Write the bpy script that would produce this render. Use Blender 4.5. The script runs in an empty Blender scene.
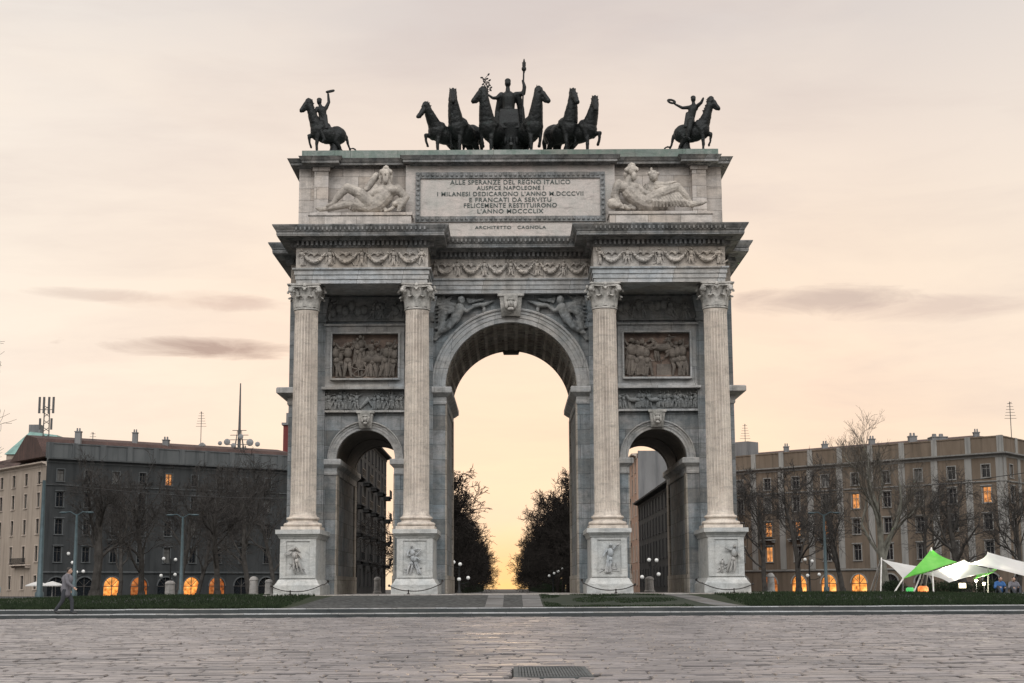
import bpy, bmesh, math, random
from math import sin, cos, pi, radians, atan, atan2, sqrt
from mathutils import Vector, Matrix, noise as mnoise
from mathutils.geometry import tessellate_polygon

scene = bpy.context.scene
COL = scene.collection
# ------------------------------------------------------------------ camera numbers
F = 1537.0
PITCH = atan(247.5 / F)
CAMH = 1.0

def at(px, py, Y):
    """point of the photograph -> point of the place that lies Y metres ahead"""
    u = (px - 511.0) / F
    v = (341.5 - py) / F
    dy = cos(PITCH) - v * sin(PITCH)
    dz = sin(PITCH) + v * cos(PITCH)
    t = Y / dy
    return Vector((t * u, Y, CAMH + t * dz))

def ZZ(py, Y): return at(511, py, Y).z
def XX(half, py, Y): return at(511 + half, py, Y).x

# ------------------------------------------------------------------ mesh builder
class MB:
    def __init__(s): s.v = []; s.f = []
    def add(s, vs, fs):
        o = len(s.v)
        s.v.extend([tuple(v) for v in vs])
        s.f.extend([tuple(i + o for i in f) for f in fs])
    def box(s, x0, x1, y0, y1, z0, z1):
        s.add([(x0,y0,z0),(x1,y0,z0),(x1,y1,z0),(x0,y1,z0),(x0,y0,z1),(x1,y0,z1),(x1,y1,z1),(x0,y1,z1)],
              [(0,3,2,1),(4,5,6,7),(0,1,5,4),(1,2,6,5),(2,3,7,6),(3,0,4,7)])
    def frus(s, cx, cy, z0, z1, hx0, hy0, hx1, hy1):
        s.add([(cx-hx0,cy-hy0,z0),(cx+hx0,cy-hy0,z0),(cx+hx0,cy+hy0,z0),(cx-hx0,cy+hy0,z0),
               (cx-hx1,cy-hy1,z1),(cx+hx1,cy-hy1,z1),(cx+hx1,cy+hy1,z1),(cx-hx1,cy+hy1,z1)],
              [(0,3,2,1),(4,5,6,7),(0,1,5,4),(1,2,6,5),(2,3,7,6),(3,0,4,7)])
    def quad(s, a, b, c, d): s.add([a,b,c,d], [(0,1,2,3)])
    def prism_y(s, poly, y0, y1):
        n = len(poly)
        tris = tessellate_polygon([[Vector((p[0], p[1], 0)) for p in poly]])
        vs = [(p[0], y0, p[1]) for p in poly] + [(p[0], y1, p[1]) for p in poly]
        fs = [tuple(t) for t in tris] + [tuple(i + n for i in reversed(t)) for t in tris]
        fs += [(i, (i+1) % n, (i+1) % n + n, i + n) for i in range(n)]
        s.add(vs, fs)
    def tube(s, path, radii, n=6, cap=True):
        path = [Vector(p) for p in path]
        m = len(path)
        vs = []; fs = []
        up = None
        for i in range(m):
            d = (path[min(i+1, m-1)] - path[max(i-1, 0)])
            if d.length < 1e-9: d = Vector((0,0,1))
            d.normalize()
            if up is None:
                up = Vector((0,0,1)) if abs(d.z) < .9 else Vector((1,0,0))
            a = d.cross(up)
            if a.length < 1e-6: a = d.cross(Vector((.3,1,.2)))
            a.normalize(); b = a.cross(d); up = b
            r = radii[i] if hasattr(radii, '__len__') else radii
            for k in range(n):
                t = 2*pi*k/n
                vs.append(path[i] + a*(r*cos(t)) + b*(r*sin(t)))
        for i in range(m-1):
            for k in range(n):
                k2 = (k+1) % n
                fs.append((i*n+k, i*n+k2, (i+1)*n+k2, (i+1)*n+k))
        if cap:
            fs.append(tuple(reversed(range(n)))); fs.append(tuple((m-1)*n + k for k in range(n)))
        s.add(vs, fs)
    def lathe(s, prof, cx, cy, n=24, a0=0.0, sx=1, sy=1):
        vs = []; fs = []; m = len(prof)
        for r, z in prof:
            for k in range(n):
                t = a0 + 2*pi*k/n
                vs.append((cx + sx*r*cos(t), cy + sy*r*sin(t), z))
        for i in range(m-1):
            for k in range(n):
                k2 = (k+1) % n
                fs.append((i*n+k, i*n+k2, (i+1)*n+k2, (i+1)*n+k))
        fs.append(tuple(reversed(range(n)))); fs.append(tuple((m-1)*n + k for k in range(n)))
        s.add(vs, fs)
    def ell(s, c, r, n=12, m=8, M=None):
        if not hasattr(r, '__len__'): r = (r, r, r)
        c = Vector(c); vs = []; fs = []
        for i in range(m+1):
            p = pi*i/m
            for k in range(n):
                t = 2*pi*k/n
                q = Vector((r[0]*sin(p)*cos(t), r[1]*sin(p)*sin(t), r[2]*cos(p)))
                if M is not None: q = M @ q
                vs.append(c + q)
        for i in range(m):
            for k in range(n):
                k2 = (k+1) % n
                fs.append((i*n+k, (i+1)*n+k, (i+1)*n+k2, i*n+k2))
        s.add(vs, fs)
    def caps(s, a, b, ra, rb, n=10):
        """closed tapered capsule"""
        a = Vector(a); b = Vector(b); d = b - a
        L = d.length
        if L < 1e-6: s.ell(a, ra); return
        d = d / L
        path = []; rr = []
        for q in (1.0, .87, .5): path.append(a - d*ra*q*.98); rr.append(max(.04*ra, ra*sqrt(max(0, 1-q*q))))
        path.append(a); rr.append(ra); path.append(b); rr.append(rb)
        for q in (.5, .87, 1.0): path.append(b + d*rb*q*.98); rr.append(max(.04*rb, rb*sqrt(max(0, 1-q*q))))
        s.tube(path, rr, n)
    def chain(s, pts, radii, n=10):
        for i in range(len(pts)-1): s.caps(pts[i], pts[i+1], radii[i], radii[i+1], n)
    def sweep(s, prof, path, closed_top=False):
        """profile [(out, z)] along a plan path [(x, y)], outward = left-hand normal of travel rotated to the outside (-y for +x travel)"""
        P = [Vector((p[0], p[1])) for p in path]
        N = len(P); nr = []
        for i in range(N-1):
            d = (P[i+1] - P[i]).normalized()
            nr.append(Vector((d.y, -d.x)))
        mit = []
        for i in range(N):
            if i == 0: mit.append(nr[0])
            elif i == N-1: mit.append(nr[-1])
            else:
                a, b = nr[i-1], nr[i]
                mit.append((a + b) / (1 + a.dot(b)))
        m = len(prof); vs = []; fs = []
        for i in range(N):
            for o, z in prof:
                q = P[i] + mit[i]*o
                vs.append((q.x, q.y, z))
        for i in range(N-1):
            for j in range(m-1):
                fs.append((i*m+j, (i+1)*m+j, (i+1)*m+j+1, i*m+j+1))
        fs.append(tuple(range(m))); fs.append(tuple((N-1)*m + j for j in reversed(range(m))))
        s.add(vs, fs)
    def obox(s, A, e, nrm, u0, u1, d0, d1, z0, z1):
        """box in a facade frame: u along e, d outward along nrm"""
        vs = []
        for z in (z0, z1):
            for u, d in ((u0,d0),(u1,d0),(u1,d1),(u0,d1)):
                q = A + e*u + nrm*d
                vs.append((q.x, q.y, z))
        s.add(vs, [(0,3,2,1),(4,5,6,7),(0,1,5,4),(1,2,6,5),(2,3,7,6),(3,0,4,7)])
    def build(s, name, mat, parent=None, smooth=None, origin=None, recalc=True):
        if origin is None:
            xs = [v[0] for v in s.v]; ys = [v[1] for v in s.v]; zs = [v[2] for v in s.v]
            origin = Vector(((min(xs)+max(xs))/2, (min(ys)+max(ys))/2, min(zs)))
        origin = Vector(origin)
        me = bpy.data.meshes.new(name)
        me.from_pydata([(v[0]-origin.x, v[1]-origin.y, v[2]-origin.z) for v in s.v], [], s.f)
        if recalc:
            bm = bmesh.new(); bm.from_mesh(me)
            bmesh.ops.recalc_face_normals(bm, faces=bm.faces)
            bm.to_mesh(me); bm.free()
        return link(name, me, mat, parent, smooth, origin)

ORG = {}
def link(name, me, mat, parent, smooth, origin):
    o = bpy.data.objects.new(name, me)
    COL.objects.link(o)
    if mat is not None: me.materials.append(mat)
    if smooth is not None:
        me.shade_smooth()
        if smooth < 180: me.set_sharp_from_angle(angle=radians(smooth))
    origin = Vector(origin)
    ORG[o.name] = origin
    if parent is not None:
        o.parent = parent
        o.location = origin - ORG[parent.name]
    else:
        o.location = origin
    return o

def tag(o, label=None, cat=None, group=None, kind=None):
    if label: o['label'] = label
    if cat: o['category'] = cat
    if group: o['group'] = group
    if kind: o['kind'] = kind
    return o

def thing(name, loc, label, cat, group=None):
    o = bpy.data.objects.new(name, None); COL.objects.link(o)
    o.empty_display_size = .3
    o.location = loc; ORG[o.name] = Vector(loc)
    return tag(o, label, cat, group)

def sculpt(mb, voxel, smooth=2, rough=0.0, freq=7.0):
    """melt overlapping closed pieces into one continuous surface"""
    me = bpy.data.meshes.new('tmp'); me.from_pydata(mb.v, [], mb.f)
    bm = bmesh.new(); bm.from_mesh(me); bmesh.ops.recalc_face_normals(bm, faces=bm.faces); bm.to_mesh(me); bm.free()
    o = bpy.data.objects.new('tmp', me); COL.objects.link(o)
    m = o.modifiers.new('r', 'REMESH'); m.mode = 'VOXEL'; m.voxel_size = voxel; m.use_smooth_shade = True
    if smooth:
        q = o.modifiers.new('s', 'SMOOTH'); q.factor = .5; q.iterations = smooth
    dg = bpy.context.evaluated_depsgraph_get()
    ev = o.evaluated_get(dg)
    out = bpy.data.meshes.new_from_object(ev)
    r = MB(); r.f = [tuple(p.vertices) for p in out.polygons]
    if rough:      # chisel marks and weathering
        nrm = [v.normal.copy() for v in out.vertices]; pos = [v.co.copy() for v in out.vertices]; res = []
        for c0, n0 in zip(pos, nrm):
            q = c0*freq
            k = mnoise.noise(q) + .6*mnoise.noise(q*2.3)
            res.append(tuple(c0 + n0*(rough*(k - .35*abs(k)))))
    r.v = res if rough else [tuple(v.co) for v in out.vertices]
    bpy.data.objects.remove(o); bpy.data.meshes.remove(me); bpy.data.meshes.remove(out)
    return r

def xform(mb, M):
    r = MB(); r.f = mb.f; r.v = [tuple(M @ Vector(v)) for v in mb.v]
    return r

def copy_tree(o, parent=None):
    c = o.copy(); COL.objects.link(c); ORG[c.name] = ORG[o.name]
    if parent is not None: c.parent = parent
    for ch in list(o.children): copy_tree(ch, c)
    return c

# ------------------------------------------------------------------ materials
def lin(r, g, b):
    def c(x):
        x /= 255.0
        return x/12.92 if x <= .04045 else ((x+.055)/1.055)**2.4
    return (c(r), c(g), c(b), 1)

class NT:
    def __init__(s, tree): s.t = tree; s.n = tree.nodes; s.l = tree.links
    def node(s, kind, **kw):
        n = s.n.new(kind)
        for k, v in kw.items():
            if k.startswith('_'): setattr(n, k[1:], v)
        return n
    def put(s, sock, v):
        if isinstance(v, bpy.types.NodeSocket): s.l.new(v, sock)
        else: sock.default_value = v
    def math(s, op, a, b=0.0, c=0.0, clamp=False):
        n = s.n.new('ShaderNodeMath'); n.operation = op; n.use_clamp = clamp
        s.put(n.inputs[0], a); s.put(n.inputs[1], b); s.put(n.inputs[2], c)
        return n.outputs[0]
    def ramp(s, fac, stops, interp='LINEAR'):
        n = s.n.new('ShaderNodeValToRGB'); n.color_ramp.interpolation = interp
        e = n.color_ramp.elements
        while len(e) < len(stops): e.new(.5)
        for i, (p, c) in enumerate(stops):
            e[i].position = p
            e[i].color = c if hasattr(c, '__len__') else (c, c, c, 1)
        s.put(n.inputs[0], fac)
        return n.outputs[0]
    def mix(s, fac, a, b, mode='MIX'):
        n = s.n.new('ShaderNodeMix'); n.data_type = 'RGBA'; n.blend_type = mode; n.clamp_factor = True
        s.put(n.inputs[0], fac); s.put(n.inputs[6], a); s.put(n.inputs[7], b)
        return n.outputs[2]
    def noise(s, vec, scale, detail=4, rough=.55, dist=0):
        n = s.n.new('ShaderNodeTexNoise'); n.inputs['Scale'].default_value = scale
        n.inputs['Detail'].default_value = detail; n.inputs['Roughness'].default_value = rough
        n.inputs['Distortion'].default_value = dist
        s.put(n.inputs['Vector'], vec)
        return n.outputs['Fac']
    def mapping(s, vec, scale=(1,1,1), loc=(0,0,0)):
        n = s.n.new('ShaderNodeMapping'); n.inputs['Scale'].default_value = scale; n.inputs['Location'].default_value = loc
        s.put(n.inputs['Vector'], vec)
        return n.outputs[0]

def newmat(name):
    m = bpy.data.materials.new(name); m.use_nodes = True
    nt = NT(m.node_tree)
    b = m.node_tree.nodes['Principled BSDF']
    return m, nt, b

def plain(name, col, rough=.7, metallic=0.0, var=.25, scale=3.0, bump=0.0, bscale=30.0, emit=None, estr=0, spec=.5):
    """one colour, broken up by noise"""
    m, nt, b = newmat(name)
    g = nt.n.new('ShaderNodeTexCoord').outputs['Object']
    n = nt.noise(g, scale, 6, .6)
    c = (col[0], col[1], col[2], 1)
    k = nt.ramp(n, [(.3, 1-var), (.7, 1+var)])
    cc = nt.mix(1.0, c, k, 'MULTIPLY')
    nt.put(b.inputs['Base Color'], cc)
    b.inputs['Roughness'].default_value = rough; b.inputs['Metallic'].default_value = metallic
    b.inputs['Specular IOR Level'].default_value = spec
    if bump:
        bn = nt.n.new('ShaderNodeBump'); bn.inputs['Strength'].default_value = bump; bn.inputs['Distance'].default_value = .05
        nt.put(bn.inputs['Height'], nt.noise(g, bscale, 4)); nt.put(b.inputs['Normal'], bn.outputs[0])
    if emit:
        b.inputs['Emission Color'].default_value = (emit[0], emit[1], emit[2], 1); b.inputs['Emission Strength'].default_value = estr
    return m

def stone(name, c1, c2, block=None, dirt=.5, dirtcol=(.05,.055,.05), streak=.5, bump=.3, rough=.75, blockvar=.18, crust=0.0, flute=False):
    """weathered marble: veined, blocky, rain-streaked"""
    m, nt, b = newmat(name)
    pos = nt.n.new('ShaderNodeNewGeometry').outputs['Position']
    sp = nt.n.new('ShaderNodeSeparateXYZ'); nt.put(sp.inputs[0], pos)
    big = nt.noise(nt.mapping(pos, (.5,.5,.9)), 1.0, 5, .6, .6)
    base = nt.mix(nt.ramp(big, [(.35, 0), (.65, 1)]), (*c1, 1), (*c2, 1))
    # veins that run aslant through the blocks
    vein = nt.noise(nt.mapping(pos, (.9,.9,3.2)), 1.3, 8, .7, 1.5)
    base = nt.mix(1.0, base, nt.ramp(vein, [(.3, .62), (.47, 1.0), (.62, 1.08), (.8, .8)]), 'MULTIPLY')
    height = nt.noise(pos, 9, 6, .65)
    if block:
        u = nt.math('ADD', sp.outputs[0], sp.outputs[1])
        cb = nt.n.new('ShaderNodeCombineXYZ'); nt.put(cb.inputs[0], u); nt.put(cb.inputs[1], sp.outputs[2])
        br = nt.n.new('ShaderNodeTexBrick'); nt.put(br.inputs['Vector'], cb.outputs[0])
        br.inputs['Scale'].default_value = 1; br.inputs['Brick Width'].default_value = block[0]; br.inputs['Row Height'].default_value = block[1]
        br.inputs['Mortar Size'].default_value = .014; br.inputs['Mortar Smooth'].default_value = .3
        lo, hi = 1-blockvar, 1+blockvar
        br.inputs['Color1'].default_value = (lo*1.03, lo, lo*.98, 1); br.inputs['Color2'].default_value = (hi*.98, hi, hi*1.04, 1)
        br.inputs['Mortar'].default_value = (.42,.42,.42,1)
        base = nt.mix(1.0, base, br.outputs['Color'], 'MULTIPLY')
        height = nt.math('SUBTRACT', height, nt.math('MULTIPLY', br.outputs['Fac'], .8))
    st = nt.noise(nt.mapping(pos, (2.6,2.6,.16)), 1.0, 7, .65)
    sm = nt.ramp(st, [(.47, 0), (.72, 1)])
    base = nt.mix(nt.math('MULTIPLY', sm, streak), base, (*dirtcol, 1))
    dn = nt.noise(pos, 2.3, 9, .72)
    base = nt.mix(nt.math('MULTIPLY', nt.ramp(dn, [(.46, 0), (.68, 1)]), dirt), base, (*dirtcol, 1))
    fine = nt.noise(pos, 26, 3, .6)
    base = nt.mix(1.0, base, nt.ramp(fine, [(.3, .86), (.7, 1.12)]), 'MULTIPLY')
    nt.put(b.inputs['Base Color'], base)
    b.inputs['Roughness'].default_value = rough
    b.inputs['Specular IOR Level'].default_value = .35
    bn = nt.n.new('ShaderNodeBump'); bn.inputs['Strength'].default_value = bump; bn.inputs['Distance'].default_value = .04
    nt.put(bn.inputs['Height'], height); nt.put(b.inputs['Normal'], bn.outputs[0])
    return m
M = {}
M['wall'] = stone('marble_wall', (.185,.212,.222), (.275,.268,.255), (1.5,.74), dirt=.6, dirtcol=(.06,.075,.08), streak=.72, blockvar=.26)
M['wall_in'] = stone('marble_passage', (.34,.30,.25), (.42,.38,.32), (1.5,.74), dirt=.5, streak=.45)
M['column'] = stone('marble_column', (.60,.525,.45), (.68,.61,.53), None, dirt=.35, dirtcol=(.17,.145,.13), streak=.5)
M['capital'] = stone('marble_capital', (.44,.43,.40), (.54,.51,.47), None, dirt=.7, streak=.3)
M['trim'] = stone('marble_trim', (.36,.38,.385), (.47,.45,.42), (2.2,3), dirt=.4, streak=.45, blockvar=.1)
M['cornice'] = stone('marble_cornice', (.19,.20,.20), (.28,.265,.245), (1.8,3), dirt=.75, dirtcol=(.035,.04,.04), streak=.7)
M['frieze'] = stone('marble_frieze', (.42,.39,.35), (.52,.46,.39), (1.9,3), dirt=.4, dirtcol=(.08,.075,.07), streak=.3)
M['relief'] = stone('marble_relief_dark', (.16,.14,.12), (.24,.205,.175), None, dirt=.6, dirtcol=(.05,.045,.04), streak=.3)
M['relief_grey'] = stone('marble_relief_grey', (.20,.215,.22), (.29,.285,.27), None, dirt=.55, dirtcol=(.05,.055,.055), streak=.35)
M['relief_field'] = stone('marble_relief_field', (.17,.13,.105), (.28,.20,.155), None, dirt=.6, dirtcol=(.06,.05,.05), streak=.3)
M['pedestal'] = stone('marble_pedestal', (.44,.455,.45), (.53,.52,.49), None, dirt=.35, dirtcol=(.16,.16,.15), streak=.35)
M['attic'] = stone('marble_attic', (.42,.385,.35), (.54,.475,.41), (1.6,.62), dirt=.4, dirtcol=(.13,.12,.11), streak=.5, blockvar=.14)
M['plaque'] = stone('marble_plaque', (.46,.43,.40), (.55,.48,.44), None, dirt=.28, dirtcol=(.25,.28,.25), streak=.25)
M['blocking'] = stone('marble_copper_stained', (.15,.19,.17), (.27,.28,.25), (2.4,2), dirt=.6, dirtcol=(.09,.15,.12), streak=.6)
M['statue'] = stone('marble_statue', (.42,.38,.335), (.52,.47,.41), None, dirt=.6, bump=.6, dirtcol=(.085,.08,.075), streak=.5)
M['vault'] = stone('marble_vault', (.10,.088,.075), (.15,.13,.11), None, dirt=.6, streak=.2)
M['letter'] = plain('bronze_lettering', (.075,.092,.085), .6, .3)
M['platform'] = stone('platform_stone', (.36,.34,.31), (.44,.41,.37), (1.2,.5), dirt=.5, streak=.1)
M['kerbtop'] = stone('kerb_stone', (.25,.255,.255), (.33,.325,.315), (1.6,3), dirt=.35, streak=.3)

def mk_bronze():
    m, nt, b = newmat('bronze_patina')
    g = nt.n.new('ShaderNodeTexCoord').outputs['Object']
    n = nt.noise(g, 2.2, 6, .65)
    c = nt.ramp(n, [(.35, (.004,.005,.005,1)), (.6, (.009,.011,.011,1)), (.8, (.022,.038,.034,1))])
    nt.put(b.inputs['Base Color'], c)
    b.inputs['Metallic'].default_value = .35; b.inputs['Roughness'].default_value = .55
    bn = nt.n.new('ShaderNodeBump'); bn.inputs['Strength'].default_value = .35; bn.inputs['Distance'].default_value = .05
    nt.put(bn.inputs['Height'], nt.noise(g, 12, 5)); nt.put(b.inputs['Normal'], bn.outputs[0])
    return m
M['bronze'] = mk_bronze()

def mk_plaza():
    m, nt, b = newmat('granite_slabs')
    pos = nt.n.new('ShaderNodeNewGeometry').outputs['Position']
    at_ = nt.n.new('ShaderNodeAttribute'); at_.attribute_name = 'tone'
    n1 = nt.noise(pos, .35, 5, .6)
    n2 = nt.noise(pos, 7, 6, .7)
    c = nt.mix(nt.ramp(n1, [(.34,0),(.66,1)]), (.20,.184,.182,1), (.305,.275,.268,1))
    c = nt.mix(1.0, c, nt.ramp(at_.outputs['Fac'], [(0,.45),(.1,.80),(1,1.16)]), 'MULTIPLY')
    c = nt.mix(1.0, c, nt.ramp(n2, [(.3,.75),(.7,1.2)]), 'MULTIPLY')
    nt.put(b.inputs['Base Color'], c)
    nt.put(b.inputs['Roughness'], nt.ramp(nt.noise(pos, .55, 6, .65), [(.34,.24),(.66,.56)]))
    b.inputs['Specular IOR Level'].default_value = .5
    bn = nt.n.new('ShaderNodeBump'); bn.inputs['Strength'].default_value = .5; bn.inputs['Distance'].default_value = .02
    nt.put(bn.inputs['Height'], nt.noise(pos, 11, 6, .7)); nt.put(b.inputs['Normal'], bn.outputs[0])
    return m
M['plaza'] = mk_plaza()

def mk_ground(name, c1, c2, sc=1.2, rough=.9):
    m, nt, b = newmat(name)
    pos = nt.n.new('ShaderNodeNewGeometry').outputs['Position']
    n = nt.noise(pos, sc, 8, .65)
    nt.put(b.inputs['Base Color'], nt.ramp(n, [(.3,(*c1,1)),(.7,(*c2,1))]))
    b.inputs['Roughness'].default_value = rough; b.inputs['Specular IOR Level'].default_value = .25
    bn = nt.n.new('ShaderNodeBump'); bn.inputs['Strength'].default_value = .4
    nt.put(bn.inputs['Height'], nt.noise(pos, 14, 4)); nt.put(b.inputs['Normal'], bn.outputs[0])
    return m
M['ground'] = mk_ground('asphalt', (.035,.036,.038), (.06,.06,.06))
M['lawn'] = mk_ground('lawn_soil', (.012,.019,.009), (.024,.034,.014), 2.5)
M['joint'] = mk_ground('joint_dirt', (.014,.016,.015), (.03,.03,.028), 3)
M['darkgrass'] = mk_ground('trodden_turf', (.020,.028,.019), (.036,.044,.031), 1.6)
M['bladed'] = mk_ground('grass_blade', (.011,.021,.009), (.024,.038,.015), .7)

def mk_cobble():
    m, nt, b = newmat('cobbles')
    pos = nt.n.new('ShaderNodeNewGeometry').outputs['Position']
    vo = nt.n.new('ShaderNodeTexVoronoi'); vo.inputs['Scale'].default_value = 5; nt.put(vo.inputs['Vector'], pos)
    n = nt.noise(pos, 1.2, 5)
    c = nt.mix(1.0, nt.ramp(n, [(.3,(.065,.07,.07,1)),(.7,(.115,.117,.114,1))]), nt.ramp(vo.outputs['Distance'], [(.1,1.25),(.6,.45)]), 'MULTIPLY')
    nt.put(b.inputs['Base Color'], c); b.inputs['Roughness'].default_value = .85
    b.inputs['Specular IOR Level'].default_value = .2
    bn = nt.n.new('ShaderNodeBump'); bn.invert = True; nt.put(bn.inputs['Height'], vo.outputs['Distance']); nt.put(b.inputs['Normal'], bn.outputs[0])
    return m
M['cobble'] = mk_cobble()
M['path'] = stone('path_granite', (.12,.118,.115), (.165,.162,.155), (1.2,.6), dirt=.3, streak=.1)

M['bark'] = plain('bark', (.05,.046,.042), .95, var=.4, scale=2.5, bump=.5, bscale=9, spec=.1)
M['bark_pale'] = plain('pale_bark', (.17,.165,.14), .95, var=.45, scale=2.0, bump=.5, bscale=9, spec=.1)
M['twig'] = plain('twig_bark', (.05,.046,.043), .95, var=.3, spec=.1)
M['twig_dark'] = plain('dark_twig_bark', (.022,.019,.017), .95, var=.3, spec=.1)
M['twig_pale'] = plain('pale_twig_bark', (.10,.09,.078), .95, var=.3, spec=.1)

def stucco(name, c1, c2, rust=.0, h=.6):
    m, nt, b = newmat(name)
    pos = nt.n.new('ShaderNodeNewGeometry').outputs['Position']
    n = nt.noise(nt.mapping(pos, (.4,.4,.15)), 1, 7, .65)
    c = nt.mix(nt.ramp(n, [(.3,0),(.7,1)]), (*c1,1), (*c2,1))
    st = nt.noise(nt.mapping(pos, (1.6,1.6,.1)), 1, 6, .6)
    c = nt.mix(nt.math('MULTIPLY', nt.ramp(st, [(.48,0),(.75,1)]), h), c, (c1[0]*.35, c1[1]*.37, c1[2]*.4, 1))
    nt.put(b.inputs['Base Color'], c); b.inputs['Roughness'].default_value = .9
    b.inputs['Specular IOR Level'].default_value = .2
    return m
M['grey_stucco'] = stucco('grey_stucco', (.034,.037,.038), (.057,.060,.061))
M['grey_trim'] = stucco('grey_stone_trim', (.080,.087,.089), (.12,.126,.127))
M['cream_stucco'] = stucco('cream_stucco', (.30,.25,.205), (.39,.33,.275))
M['cream_trim'] = stucco('cream_trim', (.45,.38,.32), (.55,.47,.40))
M['ochre_stucco'] = stucco('ochre_stucco', (.128,.100,.075), (.19,.15,.115))
M['ochre_trim'] = stucco('pale_trim', (.22,.217,.205), (.31,.30,.28))
M['rose_stucco'] = stucco('rose_stucco', (.42,.27,.20), (.52,.35,.27))
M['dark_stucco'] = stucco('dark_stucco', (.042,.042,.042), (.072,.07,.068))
M['red_stucco'] = stucco('red_stucco', (.13,.035,.035), (.17,.05,.045))
M['concrete'] = stucco('concrete', (.16,.16,.16), (.22,.22,.22))
def mk_tiles():
    m, nt, b = newmat('roof_tiles')
    pos = nt.n.new('ShaderNodeNewGeometry').outputs['Position']
    br = nt.n.new('ShaderNodeTexBrick'); nt.put(br.inputs['Vector'], nt.mapping(pos, (1,1,2.5)))
    br.inputs['Scale'].default_value = 3
    br.inputs['Color1'].default_value = (.050,.028,.024,1); br.inputs['Color2'].default_value = (.085,.045,.035,1); br.inputs['Mortar'].default_value = (.02,.015,.015,1)
    nt.put(b.inputs['Base Color'], nt.mix(1.0, br.outputs['Color'], nt.ramp(nt.noise(pos, .6, 5), [(.3,.7),(.7,1.3)]), 'MULTIPLY'))
    b.inputs['Roughness'].default_value = .85
    return m
M['tiles'] = mk_tiles()
M['copper'] = plain('green_copper', (.18,.30,.27), .7, .1, .3, .8)
M['glass'] = plain('dark_pane', (.012,.015,.018), .12, 0, .3)
M['frame'] = plain('window_wood', (.06,.055,.05), .6)
M['frame_pale'] = plain('pale_window_wood', (.22,.21,.20), .6)
M['iron'] = plain('black_iron', (.015,.016,.017), .5, .5)
M['steel'] = plain('blue_grey_steel', (.055,.085,.095), .5, .3)
M['antenna'] = plain('antenna_metal', (.10,.10,.10), .5, .6)
M['dish'] = plain('dish_paint', (.20,.20,.20), .5)
M['bollard'] = stone('bollard_stone', (.28,.27,.26), (.36,.34,.32), None, dirt=.45, streak=.4)
M['globe'] = plain('milk_glass', (.62,.62,.60), .25, 0, .05, emit=(1,.97,.92), estr=.05)
M['chain'] = plain('rusty_chain', (.035,.03,.027), .6, .5)
M['grate'] = plain('cast_iron_grate', (.085,.092,.093), .75, 0, .4, 8, spec=.2)
M['rock'] = M['bronze']

def mk_lit(name, c, strength, sc=2.2):
    m, nt, b = newmat(name)
    g = nt.n.new('ShaderNodeTexCoord').outputs['Object']
    n = nt.noise(g, sc, 4, .6)
    v = nt.n.new('ShaderNodeTexVoronoi'); v.inputs['Scale'].default_value = sc*.8; nt.put(v.inputs['Vector'], g)
    col = nt.ramp(n, [(.28,(c[0]*.18,c[1]*.10,c[2]*.06,1)),(.45,(c[0],c[1]*.7,c[2]*.5,1)),(.62,(c[0],c[1],c[2],1)),(.78,(1,.82,.5,1))])
    st = nt.math('MULTIPLY', nt.ramp(nt.noise(g, sc*.45, 2, .5), [(.3,.35),(.65,1.5)]), strength)
    nt.put(b.inputs['Emission Color'], col); nt.put(b.inputs['Emission Strength'], st)
    b.inputs['Base Color'].default_value = (.02,.015,.01,1); b.inputs['Roughness'].default_value = .3
    return m
M['lit'] = mk_lit('lit_shop_glass', (1,.46,.12), 1.35, 1.5)
M['lit2'] = mk_lit('lit_room_glass', (1,.50,.18), .8, 2.2)
M['lit_dim'] = mk_lit('dim_shop_glass', (1,.36,.10), .40, 2.0)
M['canvas'] = plain('white_canvas', (.74,.73,.71), .8, 0, .06, .8)
M['canvas_green'] = plain('green_canvas', (.10,.62,.09), .8, 0, .1, .8)
def mk_canvas(name, a, b2, split):
    m, nt, b = newmat(name)
    tr = nt.n.new('ShaderNodeBsdfTranslucent'); mx = nt.n.new('ShaderNodeMixShader'); mx.inputs[0].default_value = .4
    g = nt.n.new('ShaderNodeTexCoord').outputs['Object']
    n = nt.noise(g, .9, 4, .5)
    c = nt.mix(nt.ramp(n, [(.35,0),(.65,1)]), (*a,1), (*b2,1))
    nt.put(b.inputs['Base Color'], c); nt.put(tr.inputs[0], c); b.inputs['Roughness'].default_value = .7
    nt.l.new(b.outputs[0], mx.inputs[1]); nt.l.new(tr.outputs[0], mx.inputs[2])
    nt.l.new(mx.outputs[0], nt.n['Material Output'].inputs[0])
    return m
M['canvas'] = mk_canvas('white_canvas_sheet', (.78,.77,.75), (.85,.84,.82), 0)
M['canvas_green'] = mk_canvas('green_canvas_sheet', (.16,.66,.08), (.36,.80,.22), 0)
M['pole'] = plain('white_pole', (.62,.60,.57), .5)
M['lamp_warm'] = plain('lamp_glow', (.8,.7,.5), .4, emit=(1,.86,.55), estr=9)
M['lamp_orange'] = mk_lit('orange_lantern', (1,.40,.14), 1.5, 3)
M['lamp_green'] = plain('green_lantern', (.1,.5,.15), .4, emit=(.15,1,.25), estr=.5)
M['skin'] = plain('skin', (.42,.27,.20), .6, 0, .1)
M['hair'] = plain('dark_hair', (.02,.015,.012), .6)
M['coat'] = plain('grey_coat', (.14,.135,.15), .9, 0, .2)
M['blue_coat'] = plain('blue_jacket', (.03,.10,.26), .85, 0, .2)
M['trouser'] = plain('dark_trousers', (.035,.038,.045), .9, 0, .2)
M['shoe'] = plain('shoes', (.02,.02,.02), .5)
M['carpaint'] = plain('pale_blue_paint', (.30,.38,.44), .3, .2, .05)
M['tyre'] = plain('rubber', (.015,.015,.015), .8)

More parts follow.
